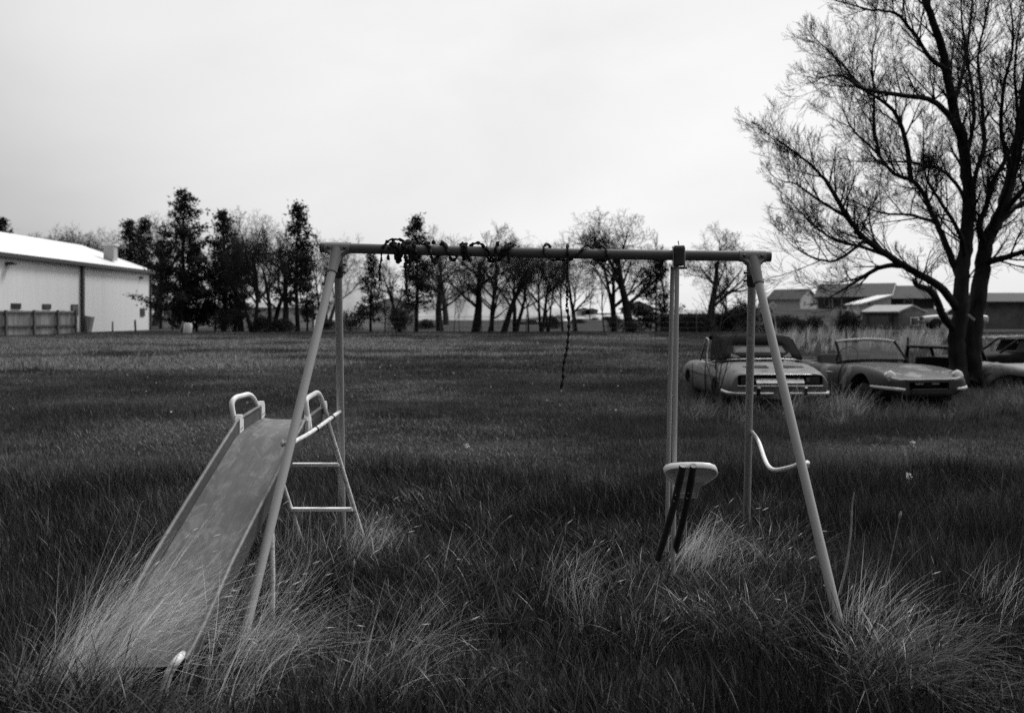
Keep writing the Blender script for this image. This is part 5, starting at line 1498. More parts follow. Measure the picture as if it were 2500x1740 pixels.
BL = [('b3', 862, 66, 0.9, 'twiggy bush at the white shed corner'), ('b3', 975, 65, 1.1, 'twiggy bush at the foot of the leaning tree'), ('b1', 640, 65.5, 0.8, 'bush between the forked trees on the left'), ('b2', 690, 66, 0.8, 'bush at the foot of the spreading left tree'),
      ('b3', 565, 66, 0.9, 'twiggy bush below the pointed pine'), ('b2', 1545, 65, 0.6, 'low dark bush at the foot of the big round tree'), ('b3', 1500, 66, 0.6, 'low twiggy bush right of the slender pale tree'), ('b1', 1715, 65, 0.9, 'bush at the foot of the dark tree by the glider'),
      ('b2', 1925, 62, 0.95, 'dark bush right of the leaning sign'), ('b2', 1895, 64, 0.9, 'dark bush behind the leaning sign post'), ('b1', 1990, 62, 0.75, 'dark bush below the white garage'), ('b1', 2075, 70, 1.0, 'dark bush left of the pale lean-to'), ('b2', 1960, 66, 0.7, 'small dark bush between sign and garage'),
      ('b2', 1040, 82, 0.7, 'far bush left of the thin saplings'), ('b1', 1345, 84, 0.8, 'far bush left of the longest chain'),
      ('b2', 800, 78, 0.7, 'far bush right of the left legs'), ('b1', 1800, 70, 1.2, 'dark bush behind the right legs'), ('b3', 1830, 66, 1.3, 'twiggy bush right of the right rear leg'), ('b2', 1660, 68, 0.8, 'low bush at the dark shed')]
for i, (k, px, Y, s, lab) in enumerate(BL):
    plant('bush', lab, 'bush', 'bushes along the tree line', BU[k], ('stems', 'foliage'), G(px, Y), i * 1.3, (s, s, s))
rg = random.Random(77)
for i in range(26):                                        # shrubs dotted over the pale bank
    px = 1260 + 500 * rg.random()
    Y = rg.uniform(103, 112)
    # height of the bank surface there
    t = (Y - 118) / 16
    tp_ = np.interp(px, [1220, 1300, 1380, 1470, 1580, 1690, 1780], [800, 786, 775, 768, 768, 776, 800])
    zb = -1.0 + (P(0, tp_, 118).z + 1.0) * max(0.0, math.cos(t * math.pi / 2)) ** 1.3
    s = rg.uniform(0.3, 0.55)
    plant('shrub', 'small dark shrub dotted on the pale bank', 'shrub', 'shrubs on the pale bank', BU['b2' if i % 2 else 'b1'], ('stems', 'foliage'), (P(px, 0, Y).x, Y, max(zb, terr(P(px, 0, Y).x, Y)) - 0.05), i, (s * 1.5, s * 1.5, s * 0.7))

# ---- the big bare tree behind the roadster
def big_tree():
    TY = 20.0
    rg = random.Random(5)
    Z4 = lambda zx, zy, dy=0.0: P(1780 + (zx if zx > 1000 else 1000 + (zx - 1000) * 0.93) / 1.775, zy / 1.775, TY + dy)
    o = thing('big_bare_tree', 'large bare tree with forking dark limbs behind the roadster', 'tree', G(2357, TY))
    g = G(2357, TY)
    stems = [
        ([(985, 1640, 0), (990, 1560, 0), (985, 1450, 0), (1005, 1330, 0), (1008, 1200, 0.1), (1028, 1050, 0.2), (1036, 850, 0.3), (1012, 620, 0.3), (962, 450, 0.1), (930, 250, -0.2), (860, 60, -0.5), (800, -120, -0.8), (740, -260, -1)], 0.185, 0.035),
        ([(1060, 1640, 0.1), (1055, 1560, 0.1), (1062, 1400, 0.2), (1095, 1200, 0.4), (1112, 1060, 0.5), (1165, 950, 0.7), (1212, 800, 0.9), (1262, 560, 1.1), (1295, 300, 1.3), (1330, 60, 1.5), (1350, -150, 1.6)], 0.20, 0.04),
    ]
    limbs = [
        ([(985, 1440, 0), (925, 1370, -0.2), (885, 1285, -0.4), (850, 1255, -0.5), (805, 1238, -0.6)], 0.10, 0.065),
        ([(990, 1340, 0), (905, 1240, -0.3), (765, 1165, -0.7), (640, 1090, -1.0), (540, 1020, -1.2), (470, 930, -1.4), (400, 820, -1.5), (340, 745, -1.6), (240, 665, -1.7), (140, 600, -1.8)], 0.105, 0.01),
        ([(745, 1152, -0.7), (640, 1155, -0.5), (540, 1205, -0.3), (480, 1242, -0.2), (400, 1285, 0)], 0.07, 0.012),
        ([(1000, 1215, 0.1), (935, 1060, 0.6), (880, 940, 0.9), (800, 800, 1.2), (690, 752, 1.4), (620, 670, 1.5), (500, 560, 1.6), (455, 470, 1.6)], 0.09, 0.012),
        ([(775, 785, 1.2), (750, 620, 1.0), (690, 480, 0.8), (560, 390, 0.6), (440, 270, 0.4), (330, 170, 0.2)], 0.07, 0.012),
        ([(1010, 610, 0.3), (940, 490, 0), (850, 430, -0.3), (700, 410, -0.6), (550, 385, -0.9), (450, 330, -1.0), (330, 340, -1.2)], 0.085, 0.012),
        ([(935, 300, -0.2), (860, 250, -0.4), (790, 150, -0.6), (700, 60, -0.8), (560, 40, -1.0), (400, -5, -1.2)], 0.06, 0.012),
        ([(1110, 1060, 0.5), (1085, 980, 0.2), (1115, 890, 0.0), (1145, 785, -0.2), (1235, 620, -0.4), (1310, 430, -0.6), (1360, 200, -0.8)], 0.08, 0.025),
        ([(1060, 960, 0.2), (1065, 780, 0.5), (1105, 620, 0.9), (1095, 450, 1.2), (1080, 250, 1.5), (1110, 90, 1.7), (1150, -90, 1.8)], 0.065, 0.016),
        ([(1110, 1140, 0.4), (1200, 1115, 0.0), (1290, 1085, -0.4), (1400, 1040, -0.8)], 0.09, 0.03),
        ([(1150, 985, 0.6), (1240, 900, 1.2), (1310, 860, 1.6), (1420, 780, 2.0)], 0.08, 0.025),
        ([(1020, 1120, 0.2), (1000, 1010, -0.5), (900, 860, -1.0), (840, 760, -1.3), (830, 600, -1.6)], 0.06, 0.012),
        ([(1030, 880, 0.3), (960, 770, -0.4), (860, 720, -0.9), (700, 700, -1.2), (540, 700, -1.4)], 0.05, 0.01),
        ([(1225, 740, 0.9), (1180, 560, 0.4), (1190, 380, 0.1), (1230, 200, -0.1), (1220, 20, -0.2)], 0.06, 0.015),
        ([(965, 470, 0.1), (1010, 330, 0.5), (1040, 150, 0.9), (1060, -40, 1.1)], 0.06, 0.015),
        ([(1130, 1000, 0.5), (1195, 850, 0.1), (1235, 700, -0.2), (1250, 500, -0.4), (1238, 300, -0.6), (1262, 80, -0.8)], 0.07, 0.015),
        ([(1036, 900, 0.3), (1030, 700, 0.8), (1062, 500, 1.2), (1040, 300, 1.5), (1010, 100, 1.7), (1000, -80, 1.8)], 0.065, 0.014),
        ([(1180, 930, 0.7), (1290, 800, 0.3), (1350, 650, 0.0), (1400, 450, -0.3)], 0.08, 0.02),
        ([(690, 1120, -0.9), (560, 1075, -0.6), (420, 1040, -0.3), (300, 960, 0), (190, 850, 0.2)], 0.05, 0.01),
        ([(560, 1040, -1.2), (420, 1130, -1.4), (300, 1110, -1.6), (215, 1060, -1.7)], 0.04, 0.01),
        ([(480, 945, -1.4), (330, 860, -1.2), (240, 800, -1.1), (160, 780, -1.0)], 0.04, 0.01),
        ([(880, 960, 0.9), (760, 930, 0.5), (620, 920, 0.2), (480, 860, 0)], 0.045, 0.01),
        ([(625, 675, 1.5), (600, 560, 1.3), (600, 400, 1.1), (590, 250, 1.0), (620, 120, 0.9)], 0.05, 0.01),
    ]
    trunk = MB()
    tw = MB()
    allp = []
    for pts, r0, r1 in stems:
        sp = spline([Z4(*q) for q in pts], 5)
        n = len(sp)
        rad = [r1 + (r0 - r1) * (1 - i / (n - 1)) ** 0.85 for i in range(n)]
        rad[0] *= 1.5; rad[1] *= 1.3; rad[2] *= 1.15
        sp = [p + Vector((rg.gauss(0, 0.012), rg.gauss(0, 0.012), 0)) for p in sp]
        trunk.tube(sp, rad, 14, cap=False)
        allp.append((sp, rad, True))
    tro = trunk.build('trunk', M['bark'], o, raw=True)
    for pts, r0, r1 in limbs:
        sp = spline([Z4(*q) for q in pts], 5)
        n = len(sp)
        sp = [p + Vector((rg.gauss(0, 0.006), rg.gauss(0, 0.006), rg.gauss(0, 0.006))) if 0 < i < n - 1 else p for i, p in enumerate(sp)]
        rad = [0.82 * (r1 + (r0 - r1) * (1 - i / (n - 1)) ** 0.9) for i in range(n)]
        MB().tube(sp, rad, 10, cap=True).build('limb', M['bark'], o, raw=True)
        allp.append((sp, rad, False))
    cfg = dict(segs=[4, 4, 3, 2], wob=0.10, up=[0.07, 0.10, 0.10, 0.06], rmin=0.0026, taper=0.3, wood=-1, sides=[5, 4, 3, 3], max=3, kids=[5, 5, 3], t0=[0.15, 0.1, 0.1],
               ang=[(20, 50), (20, 50), (18, 45)], lr=(0.48, 0.78))
    tips = []
    for idx, (sp, rad, isstem) in enumerate(allp):
        n = len(sp)
        length = sum((sp[i + 1] - sp[i]).length for i in range(n - 1))
        nb_ = int(length * (4.4 if not isstem else 3.2)) + 2
        if idx == 2: nb_ = 3                                 # the broken lower limb
        for k in range(nb_):
            t = (0.28 if isstem else 0.18) + (0.82 if not isstem else 0.72) * (k + rg.random()) / nb_
            f = min(t, 0.999) * (n - 1)
            i = min(n - 2, int(f))
            q = sp[i].lerp(sp[i + 1], f - i)
            td = (sp[i + 1] - sp[i]).normalized()
            ang = math.radians(rg.uniform(30, 65))
            cd = (td * math.cos(ang) + rand_perp(rg, td) * math.sin(ang) + Vector((0, 0, 0.25))).normalized()
            L = rg.uniform(0.45, 1.2) * (1.15 - 0.4 * t)
            grow(rg, (tw, tw), q, cd, L, max(0.006, min(0.022, rad[i] * 0.5)), 0, cfg)
        grow(rg, (tw, tw), sp[-1], (sp[-1] - sp[-2]).normalized(), 0.4, max(0.006, rad[-1]), 0, cfg)
    # swelling buds along the twigs
    nv = len(tw.v)
    for _ in range(11000):
        c = Vector(tw.v[rg.randrange(nv)])
        d = Vector((rg.gauss(0, 0.6), rg.gauss(0, 0.6), 0.8 + rg.random())).normalized()
        e = rand_perp(rg, d) * rg.uniform(0.004, 0.008)
        tw.add([c - e, c + d * 0.016, c + e, c + d * 0.036], [(0, 1, 3), (1, 2, 3)])
    tw.build('crown', M['twig'], o, raw=True)
    # pale broken scar
    MB().box(Z4(1050, 1375, -0.25), (0.17, 0.03, 0.05), (0, math.radians(40), 0)).build('scar', M['siding_pale'], tro)
big_tree()

# ------------------------------------------------------------------ grass
M['grass'] = leaf_mat('grass', 0.028, 0.18, 0.42, 0.4)
M['dry'] = leaf_mat('dry', 0.85, 0.45, 0.6, 0.2)
rs = np.random.RandomState(4)

def blades(root, az, length, width, lean, curl, tone, segs=3, facing=None):
    """arrays of n blades -> vertices, triangles, tone"""
    n = len(root)
    d = np.stack([np.cos(az), np.sin(az), np.zeros(n)], 1)
    fz = az + np.pi / 2 + (rs.uniform(-0.9, 0.9, n) if facing is None else facing)
    side = np.stack([np.cos(fz), np.sin(fz), np.zeros(n)], 1)
    V = np.zeros((n, segs * 2 + 1, 3))
    for s in range(segs + 1):
        t = s / segs
        out = lean * t + curl * t * t
        up = t * np.sqrt(np.clip(1 - (lean + curl * t) ** 2 * 0.75, 0.08, 1))
        c = root + d * (length * out)[:, None]
        c[:, 2] += length * up
        if s < segs:
            w = (width * (1 - 0.75 * t) * 0.5)[:, None] * side
            V[:, s * 2] = c - w
            V[:, s * 2 + 1] = c + w
        else:
            V[:, s * 2] = c
    k = segs * 2 + 1
    F = []
    for s in range(segs - 1):
        F += [(2 * s, 2 * s + 1, 2 * s + 3), (2 * s, 2 * s + 3, 2 * s + 2)]
    F.append((2 * segs - 2, 2 * segs - 1, 2 * segs))
    F = np.array(F)
    FF = (F[None] + (np.arange(n) * k)[:, None, None]).reshape(-1, 3)
    return V.reshape(-1, 3), FF, np.repeat(tone, k)

def patch(name, n, R, hmin, hmax, w0, w1, m, dry=0.05, lean=(0.02, 0.35), curl=(0.0, 0.45), wind=0.5, segs=3, tone=(0.35, 1.9)):
    a = rs.uniform(0, 2 * np.pi, n); r = R * np.sqrt(rs.uniform(0, 1, n))
    # blades gather in tufts
    tu = rs.uniform(-R, R, (max(4, n // 26), 2)); pick = rs.randint(0, len(tu), n)
    xy = np.stack([np.cos(a) * r, np.sin(a) * r], 1) * 0.55 + (tu[pick] + rs.normal(0, 0.028, (n, 2))) * 0.45
    root = np.concatenate([xy, np.full((n, 1), -0.02)], 1)
    taz = rs.uniform(0, 2 * np.pi, len(tu)); th_ = rs.uniform(0.55, 1.1, len(tu))
    az = taz[pick] + rs.normal(0, 1.0, n)
    L = rs.uniform(hmin, hmax, n) * th_[pick]
    tn = tone[0] + (tone[1] - tone[0]) * rs.uniform(0, 1, n) ** 2.2
    isd = rs.uniform(0, 1, n) < dry
    tn = np.where(isd, rs.uniform(3, 8, n), tn)
    V, F, T_ = blades(root, az, L, rs.uniform(w0, w1, n), rs.uniform(*lean, n), rs.uniform(*curl, n), tn, segs)
    me = tri_mesh(name, V, F, T_)
    me.materials.append(M[m])
    o = bpy.data.objects.new(name, me)
    return o

def scatter_object(name, label, cat, protos, pts, rots, scales, idx):
    """one object: copies of the patch meshes on given points"""
    c = bpy.data.collections.new(name + '_source')
    for o in protos:
        c.objects.link(o)
    me = bpy.data.meshes.new(name)
    n = len(pts)
    me.vertices.add(n)
    me.vertices.foreach_set('co', np.asarray(pts, dtype=np.float32).ravel())
    for nm, ty, key, dat in (('rot', 'FLOAT_VECTOR', 'vector', rots), ('scl', 'FLOAT_VECTOR', 'vector', scales), ('pick', 'INT', 'value', idx)):
        at = me.attributes.new(nm, ty, 'POINT')
        at.data.foreach_set(key, np.asarray(dat, dtype=(np.int32 if ty == 'INT' else np.float32)).ravel())
    o = bpy.data.objects.new(name, me)
    col.objects.link(o)
    ng = bpy.data.node_groups.new(name, 'GeometryNodeTree')
    ng.interface.new_socket('Geometry', in_out='INPUT', socket_type='NodeSocketGeometry')
    ng.interface.new_socket('Geometry', in_out='OUTPUT', socket_type='NodeSocketGeometry')
    N_ = ng.nodes.new
    gi, go = N_('NodeGroupInput'), N_('NodeGroupOutput')
    ip = N_('GeometryNodeInstanceOnPoints')
    ci = N_('GeometryNodeCollectionInfo')
    ci.inputs['Collection'].default_value = c
    ci.inputs['Separate Children'].default_value = True
    ci.inputs['Reset Children'].default_value = True
    def attr(nm, ty):
        a = N_('GeometryNodeInputNamedAttribute'); a.data_type = ty; a.inputs['Name'].default_value = nm
        return a.outputs['Attribute']
    ng.links.new(gi.outputs[0], ip.inputs['Points'])
    ng.links.new(ci.outputs[0], ip.inputs['Instance'])
    ip.inputs['Pick Instance'].default_value = True
    ng.links.new(attr('pick', 'INT'), ip.inputs['Instance Index'])
    ng.links.new(attr('rot', 'FLOAT_VECTOR'), ip.inputs['Rotation'])
    ng.links.new(attr('scl', 'FLOAT_VECTOR'), ip.inputs['Scale'])
    ng.links.new(ip.outputs[0], go.inputs[0])
    md = o.modifiers.new('scatter', 'NODES')
    md.node_group = ng
    tag(o, label, cat, kind='stuff')
    return o

NT = [(0.15, 1.2), (0.15, 2.0), (0.2, 2.8), (0.2, 3.4), (0.25, 4.2), (0.3, 5.0)]
near = [patch('near_patch_%d' % i, 640, 0.40, 0.06, 0.21 + 0.01 * (5 - i), 0.0034, 0.0062, 'grass', 0.02 + 0.012 * i, tone=NT[i]) for i in range(6)]
mid = [patch('mid_patch_%d' % i, 620, 0.55, 0.05, 0.13, 0.005, 0.009, 'grass', 0.012 * (i + 1), segs=2, tone=[(0.7, 3.2), (1.1, 4.6), (1.5, 6.4), (2.0, 8.0)][i]) for i in range(4)]
far = [patch('far_patch_%d' % i, 520, 1.1, 0.05, 0.13, 0.010, 0.020, 'grass', 0.02 * (i + 1), segs=2, tone=[(0.8, 3.0), (1.2, 4.4), (1.6, 6.0), (2.1, 7.5)][i]) for i in range(4)]
farb = [patch('far_pale_%d' % i, 480, 1.1, 0.06, 0.17, 0.010, 0.020, 'dry', 0.0, segs=2, tone=(0.06, 0.7)) for i in range(3)]

def vnoise(x, y, s, seed=0):
    """smooth value noise"""
    r = np.random.RandomState(seed).uniform(0, 1, (64, 64))
    u, v = x / s, y / s
    i, j = int(math.floor(u)), int(math.floor(v))
    fu, fv = u - i, v - j
    fu, fv = fu * fu * (3 - 2 * fu), fv * fv * (3 - 2 * fv)
    g = lambda a, b: r[a % 64, b % 64]
    return (g(i, j) * (1 - fu) + g(i + 1, j) * fu) * (1 - fv) + (g(i, j + 1) * (1 - fu) + g(i + 1, j + 1) * fu) * fv
NO = {s: np.random.RandomState(s).uniform(0, 1, (64, 64)) for s in (1, 2, 3)}
def vn(x, y, s, seed):
    r = NO[seed]
    u, v = x / s, y / s
    i, j = int(math.floor(u)), int(math.floor(v))
    fu, fv = u - i, v - j
    fu, fv = fu * fu * (3 - 2 * fu), fv * fv * (3 - 2 * fv)
    return (r[i % 64, j % 64] * (1 - fu) + r[(i + 1) % 64, j % 64] * fu) * (1 - fv) + (r[i % 64, (j + 1) % 64] * (1 - fu) + r[(i + 1) % 64, (j + 1) % 64] * fu) * fv

pts, rots, scl, idx = [], [], [], []
def lay(y0, y1, step, half, npro, off, s0, zs):
    y = y0
    while y < y1:
        hw_ = half(y)
        x = -hw_
        while x < hw_:
            px_, py_ = x + rs.uniform(-0.5, 0.5) * step, y + rs.uniform(-0.5, 0.5) * step
            h = 0.45 + 1.2 * vn(px_, py_, 0.8 if y1 < 12 else 2.2, 1)
            if (-1.8 < px_ < -1.0 and 2.6 < py_ < 3.9) or (0.6 < px_ < 1.1 and 4.5 < py_ < 5.5):
                h *= 0.25 if (px_ > -1.6 and px_ < -1.1 and py_ < 3.85) else 0.5   # trodden round the slide foot and under the glider
            s = s0 * rs.uniform(0.85, 1.2)
            pale = False
            big = 1.3 if y1 < 12 else (2.4 if y1 < 30 else 4.5)
            tv = ((vn(px_ * 0.7, py_, big, 2) * 0.55 + vn(px_, py_, big * 0.38, 3) * 0.45) - 0.5) * 2.2 + 0.55
            if off == 10 :
                k = vn(px_ * 0.4, py_, 5.0, 2) * 0.4 + vn(px_ * 0.6, py_, 2.1, 3) * 0.6
                lim = 0.74 - 0.36 * sm(25, 31, py_) * (1 - sm(46, 54, py_)) * sm(12, -6, px_)
                pale = k > lim
            pts.append((px_, py_, terr(px_, py_) - 0.005))
            rots.append((0, 0, rs.uniform(0, 6.283)))
            scl.append((s, s, s * zs * h))
            idx.append((14 if False else 0) + (off + int(min(npro - 1, max(0, (tv + rs.normal(0, 0.13)) * npro))) if not pale else 100 + rs.randint(0, 3)))
            x += step
        y += step
lay(1.9, 9.0, 0.27, lambda y: 0.60 * y + 0.7, 6, 0, 1.0, 1.0)
lay(9.0, 24.0, 0.40, lambda y: 0.56 * y + 0.8, 4, 6, 1.0, 1.05)
lay(24.0, 66.0, 0.95, lambda y: 0.55 * y + 2, 4, 10, 1.0, 1.0)
protos = near + mid + far + farb
order = sorted(range(len(protos)), key=lambda i: protos[i].name)       # collections list their objects by name
rank = {i: k for k, i in enumerate(order)}
final = []
for q in idx:
    i = 14 + (q - 100) if q >= 100 else q
    final.append(rank[i])
scatter_object('meadow_grass', 'short dark green grass covering the whole field', 'grass', protos, pts, rots, scl, final)

# ---- long pale dead grass, in leaning clumps
def clump_field(name, label, specs, heads=0.035, segs=5, seedhead=True, m='dry', gain=1.0):
    Vs, Fs, Ts, off = [], [], [], 0
    for (px0, px1, Y0, Y1, n, l0, l1, azm, azs, ln, cu, w0, w1, tn) in specs:
        if seedhead: n = int(n * 0.34); tn = (tn[0] * 1.0, tn[1] * 1.2)
        # roots gather round a handful of crowns
        nc = max(3, n // 45)
        cpx, cy = rs.uniform(px0, px1, nc), rs.uniform(Y0, Y1, nc)
        pk = rs.randint(0, nc, n)
        Y = cy[pk] + rs.normal(0, 0.07, n)
        X = (cpx[pk] - 1250) / 2430 * cy[pk] + rs.normal(0, 0.07, n)
        Z = np.array([terr(a, b) for a, b in zip(X, Y)]) - 0.02
        root = np.stack([X, Y, Z], 1)
        az = azm + rs.normal(0, azs, n)
        L = rs.uniform(l0, l1, n) * rs.uniform(0.6, 1.0, n)
        V, F, T_ = blades(root, az, L, rs.uniform(w0, w1, n), np.clip(rs.normal(ln, 0.16, n), 0, 0.95), np.clip(rs.normal(cu, 0.16, n), -0.1, 0.9), gain * (tn[0] + (tn[1] - tn[0]) * rs.uniform(0, 1, n) ** 1.6), segs)
        Vs.append(V); Fs.append(F + off); Ts.append(T_)
        off += len(V)
        if seedhead:                                        # seed heads at some tips
            k = segs * 2 + 1
            tips = V.reshape(n, k, 3)[:, -1]
            prev = V.reshape(n, k, 3)[:, -3]
            for i in np.where(rs.uniform(0, 1, n) < heads)[0]:
                t_, d = tips[i], tips[i] - prev[i]
                d = d / (np.linalg.norm(d) + 1e-9)
                d = d + np.array([0.3 * math.cos(az[i]), 0, -0.25])
                d /= np.linalg.norm(d)
                e = np.cross(d, [0, 0, 1.0]); e /= (np.linalg.norm(e) + 1e-9)
                f = np.cross(d, e)
                hl = rs.uniform(0.04, 0.07); hw_ = rs.uniform(0.0018, 0.0032)
                a, b = t_, t_ + d * hl
                m_ = t_ + d * hl * 0.4
                vv = np.array([a, m_ + e * hw_, m_ + f * hw_, m_ - e * hw_, m_ - f * hw_, b])
                ff = np.array([(0, 1, 2), (0, 2, 3), (0, 3, 4), (0, 4, 1), (5, 2, 1), (5, 3, 2), (5, 4, 3), (5, 1, 4)])
                Vs.append(vv); Fs.append(ff + off); Ts.append(np.full(6, rs.uniform(0.7, 1.0))); off += 6
    me = tri_mesh(name, np.concatenate(Vs), np.concatenate(Fs), np.concatenate(Ts))
    o = link_mesh(name, me, M[m])
    tag(o, label, 'grass', kind='stuff')
    return o
# (px0, px1, Y0, Y1, blades, length lo, hi, azimuth, spread, lean, curl, width lo, hi, tone)
W0, W1 = 0.0019, 0.0036
D_ = [
    (150, 320, 3.9, 4.45, 1500, 0.45, 0.85, 0.12, 0.28, 0.55, 0.25, W0, W1, (0.75, 1.3)),
    (150, 290, 3.55, 3.8, 520, 0.35, 0.7, 0.5, 0.35, 0.45, 0.25, W0, W1, (0.6, 1.15)),
    (120, 350, 3.6, 3.95, 560, 0.45, 0.85, 0.35, 0.35, 0.45, 0.22, W0, W1, (0.45, 1.1)),
    (90, 330, 3.7, 4.1, 420, 0.40, 0.75, 0.5, 0.35, 0.45, 0.25, W0, W1, (0.4, 1.0)),
    (480, 570, 3.6, 3.95, 300, 0.35, 0.65, 0.5, 0.5, 0.45, 0.25, W0, W1, (0.4, 1.0)),
    (500, 660, 4.0, 4.6, 460, 0.35, 0.65, 0.25, 0.4, 0.35, 0.25, W0, W1, (0.45, 1.1)),
    (590, 740, 4.5, 5.2, 330, 0.35, 0.6, 0.3, 0.5, 0.32, 0.2, W0, W1, (0.4, 1.0)),
    (560, 800, 3.9, 4.4, 400, 0.3, 0.55, 0.1, 0.5, 0.6, 0.3, W0, W1, (0.35, 0.9)),
    (760, 930, 5.6, 6.2, 620, 0.3, 0.55, 0.2, 0.6, 0.3, 0.25, W0, W1, (0.4, 1.0)),
    (660, 800, 5.4, 6.2, 160, 0.3, 0.55, 0.9, 0.9, 0.15, 0.1, W0, W1, (0.35, 0.8)),
    (900, 1100, 4.0, 4.4, 260, 0.3, 0.55, 0.25, 0.4, 0.6, 0.2, W0, W1, (0.35, 0.9)),
    (800, 960, 3.6, 4.0, 140, 0.3, 0.55, 0.5, 0.5, 0.45, 0.2, W0, W1, (0.35, 0.9)),
    (960, 1120, 5.0, 5.8, 130, 0.25, 0.45, 0.3, 0.7, 0.4, 0.3, W0, W1, (0.3, 0.8)),
    (1300, 1450, 4.9, 5.4, 330, 0.25, 0.5, 0.2, 0.6, 0.42, 0.3, W0, W1, (0.35, 0.95)),
    (1370, 1460, 4.4, 4.8, 150, 0.25, 0.45, 1.2, 0.8, 0.3, 0.3, W0, W1, (0.3, 0.8)),
    (1655, 1715, 5.5, 5.85, 720, 0.3, 0.48, 0.25, 0.42, 0.42, 0.25, W0, W1, (0.5, 1.2)),
    (1700, 1790, 4.9, 5.6, 220, 0.25, 0.5, 0.1, 0.6, 0.55, 0.3, W0, W1, (0.35, 0.9)),
    (1760, 1900, 4.9, 6.0, 260, 0.25, 0.5, 0.0, 0.9, 0.5, 0.3, W0, W1, (0.3, 0.8)),
    (2060, 2180, 4.35, 4.7, 420, 0.28, 0.55, 0.15, 0.5, 0.3, 0.25, W0, W1 * 1.15, (0.45, 1.1)),
    (2100, 2260, 3.9, 4.5, 330, 0.3, 0.6, -0.25, 0.5, 0.55, 0.4, W0, W1, (0.3, 0.85)),
    (1880, 2060, 4.2, 4.6, 120, 0.25, 0.45, 2.6, 0.7, 0.5, 0.3, W0, W1, (0.3, 0.7)),
    (2360, 2460, 4.5, 4.9, 260, 0.28, 0.48, 0.2, 0.45, 0.35, 0.25, W0, W1, (0.45, 1.1)),
    (1500, 1600, 3.9, 4.5, 110, 0.2, 0.4, 0.6, 0.9, 0.4, 0.3, W0, W1, (0.3, 0.75)),
    (0, 2500, 3.2, 7.5, 420, 0.15, 0.38, 0.3, 1.3, 0.4, 0.3, W0, W1, (0.2, 0.7)),
]
clump_field('dry_grass', 'long pale dead grass leaning in clumps round the play set', D_)
T_SPEC = [(0, 340, 3.3, 3.7, 900, 0.2, 0.4, 0.4, 1.7, 0.35, 0.5, 0.005, 0.010, (0.05, 0.22)), (1690, 1900, 4.3, 4.9, 900, 0.2, 0.42, 0.3, 1.8, 0.35, 0.5, 0.004, 0.008, (0.05, 0.2)),
          (1450, 1600, 4.4, 5.2, 500, 0.18, 0.36, 0.3, 1.8, 0.3, 0.45, 0.004, 0.008, (0.05, 0.2)), (2080, 2300, 3.7, 4.3, 1100, 0.25, 0.5, -0.3, 1.2, 0.45, 0.5, 0.004, 0.008, (0.05, 0.22)),
          (880, 1250, 4.6, 5.6, 1100, 0.18, 0.36, 0.6, 1.6, 0.25, 0.4, 0.004, 0.008, (0.05, 0.2)), (1760, 1960, 5.2, 6.3, 800, 0.2, 0.42, 0.3, 1.8, 0.3, 0.4, 0.004, 0.008, (0.05, 0.2)), (620, 900, 5.2, 6.2, 900, 0.18, 0.36, 0.3, 1.8, 0.25, 0.4, 0.004, 0.008, (0.05, 0.2)),
          (0, 2500, 3.3, 7.0, 1500, 0.06, 0.13, 0.3, 1.8, 0.35, 0.4, 0.010, 0.020, (0.04, 0.22)), (0, 2500, 3.3, 7.0, 2200, 0.16, 0.32, 0.3, 1.8, 0.25, 0.4, 0.004, 0.008, (0.04, 0.2))]
clump_field('tussock_grass', 'dark arching tussocks of coarse grass in the foreground', T_SPEC, 0.0, 4, False, 'grass', 13.0)
# dead grass round the old cars and the tall pale grass behind them
C_ = [
    (1900, 2090, 13.6, 15.2, 900, 0.35, 0.75, 0.4, 1.2, 0.3, 0.3, 0.005, 0.009, (0.2, 0.8)),
    (1660, 1830, 13.2, 14.4, 420, 0.25, 0.5, 0.6, 1.4, 0.35, 0.35, 0.005, 0.009, (0.15, 0.6)),
    (1830, 2400, 13.2, 14.6, 700, 0.2, 0.42, 0.6, 1.6, 0.3, 0.3, 0.005, 0.009, (0.1, 0.45)),
    (2360, 2500, 14.5, 20, 500, 0.25, 0.5, 0.6, 1.6, 0.3, 0.3, 0.006, 0.01, (0.1, 0.5)),
    (1880, 2330, 36, 52, 3800, 0.5, 1.05, 0.2, 0.9, 0.15, 0.2, 0.012, 0.024, (0.2, 0.85)),
    (2200, 2520, 30, 48, 1200, 0.3, 0.6, 0.2, 0.9, 0.2, 0.2, 0.012, 0.024, (0.15, 0.6)),
]
clump_field('tall_pale_grass', 'tall pale dead grass round and behind the old cars', C_, 0.0, 3, False)
# coarse dark grass round the cars hiding their wheels
G_ = [(1650, 2420, 13.3, 14.3, 3400, 0.22, 0.55, 0.6, 1.8, 0.25, 0.3, 0.006, 0.011, (0.05, 0.17)), (2330, 2520, 14, 19.8, 1400, 0.2, 0.5, 0.6, 1.8, 0.25, 0.3, 0.007, 0.012, (0.05, 0.17)),
      (1640, 1720, 14, 18, 700, 0.2, 0.45, 0.6, 1.8, 0.25, 0.3, 0.007, 0.012, (0.05, 0.17))]
clump_field('coarse_grass', 'coarse dark grass grown up round the old cars', G_, 0.0, 3, False)

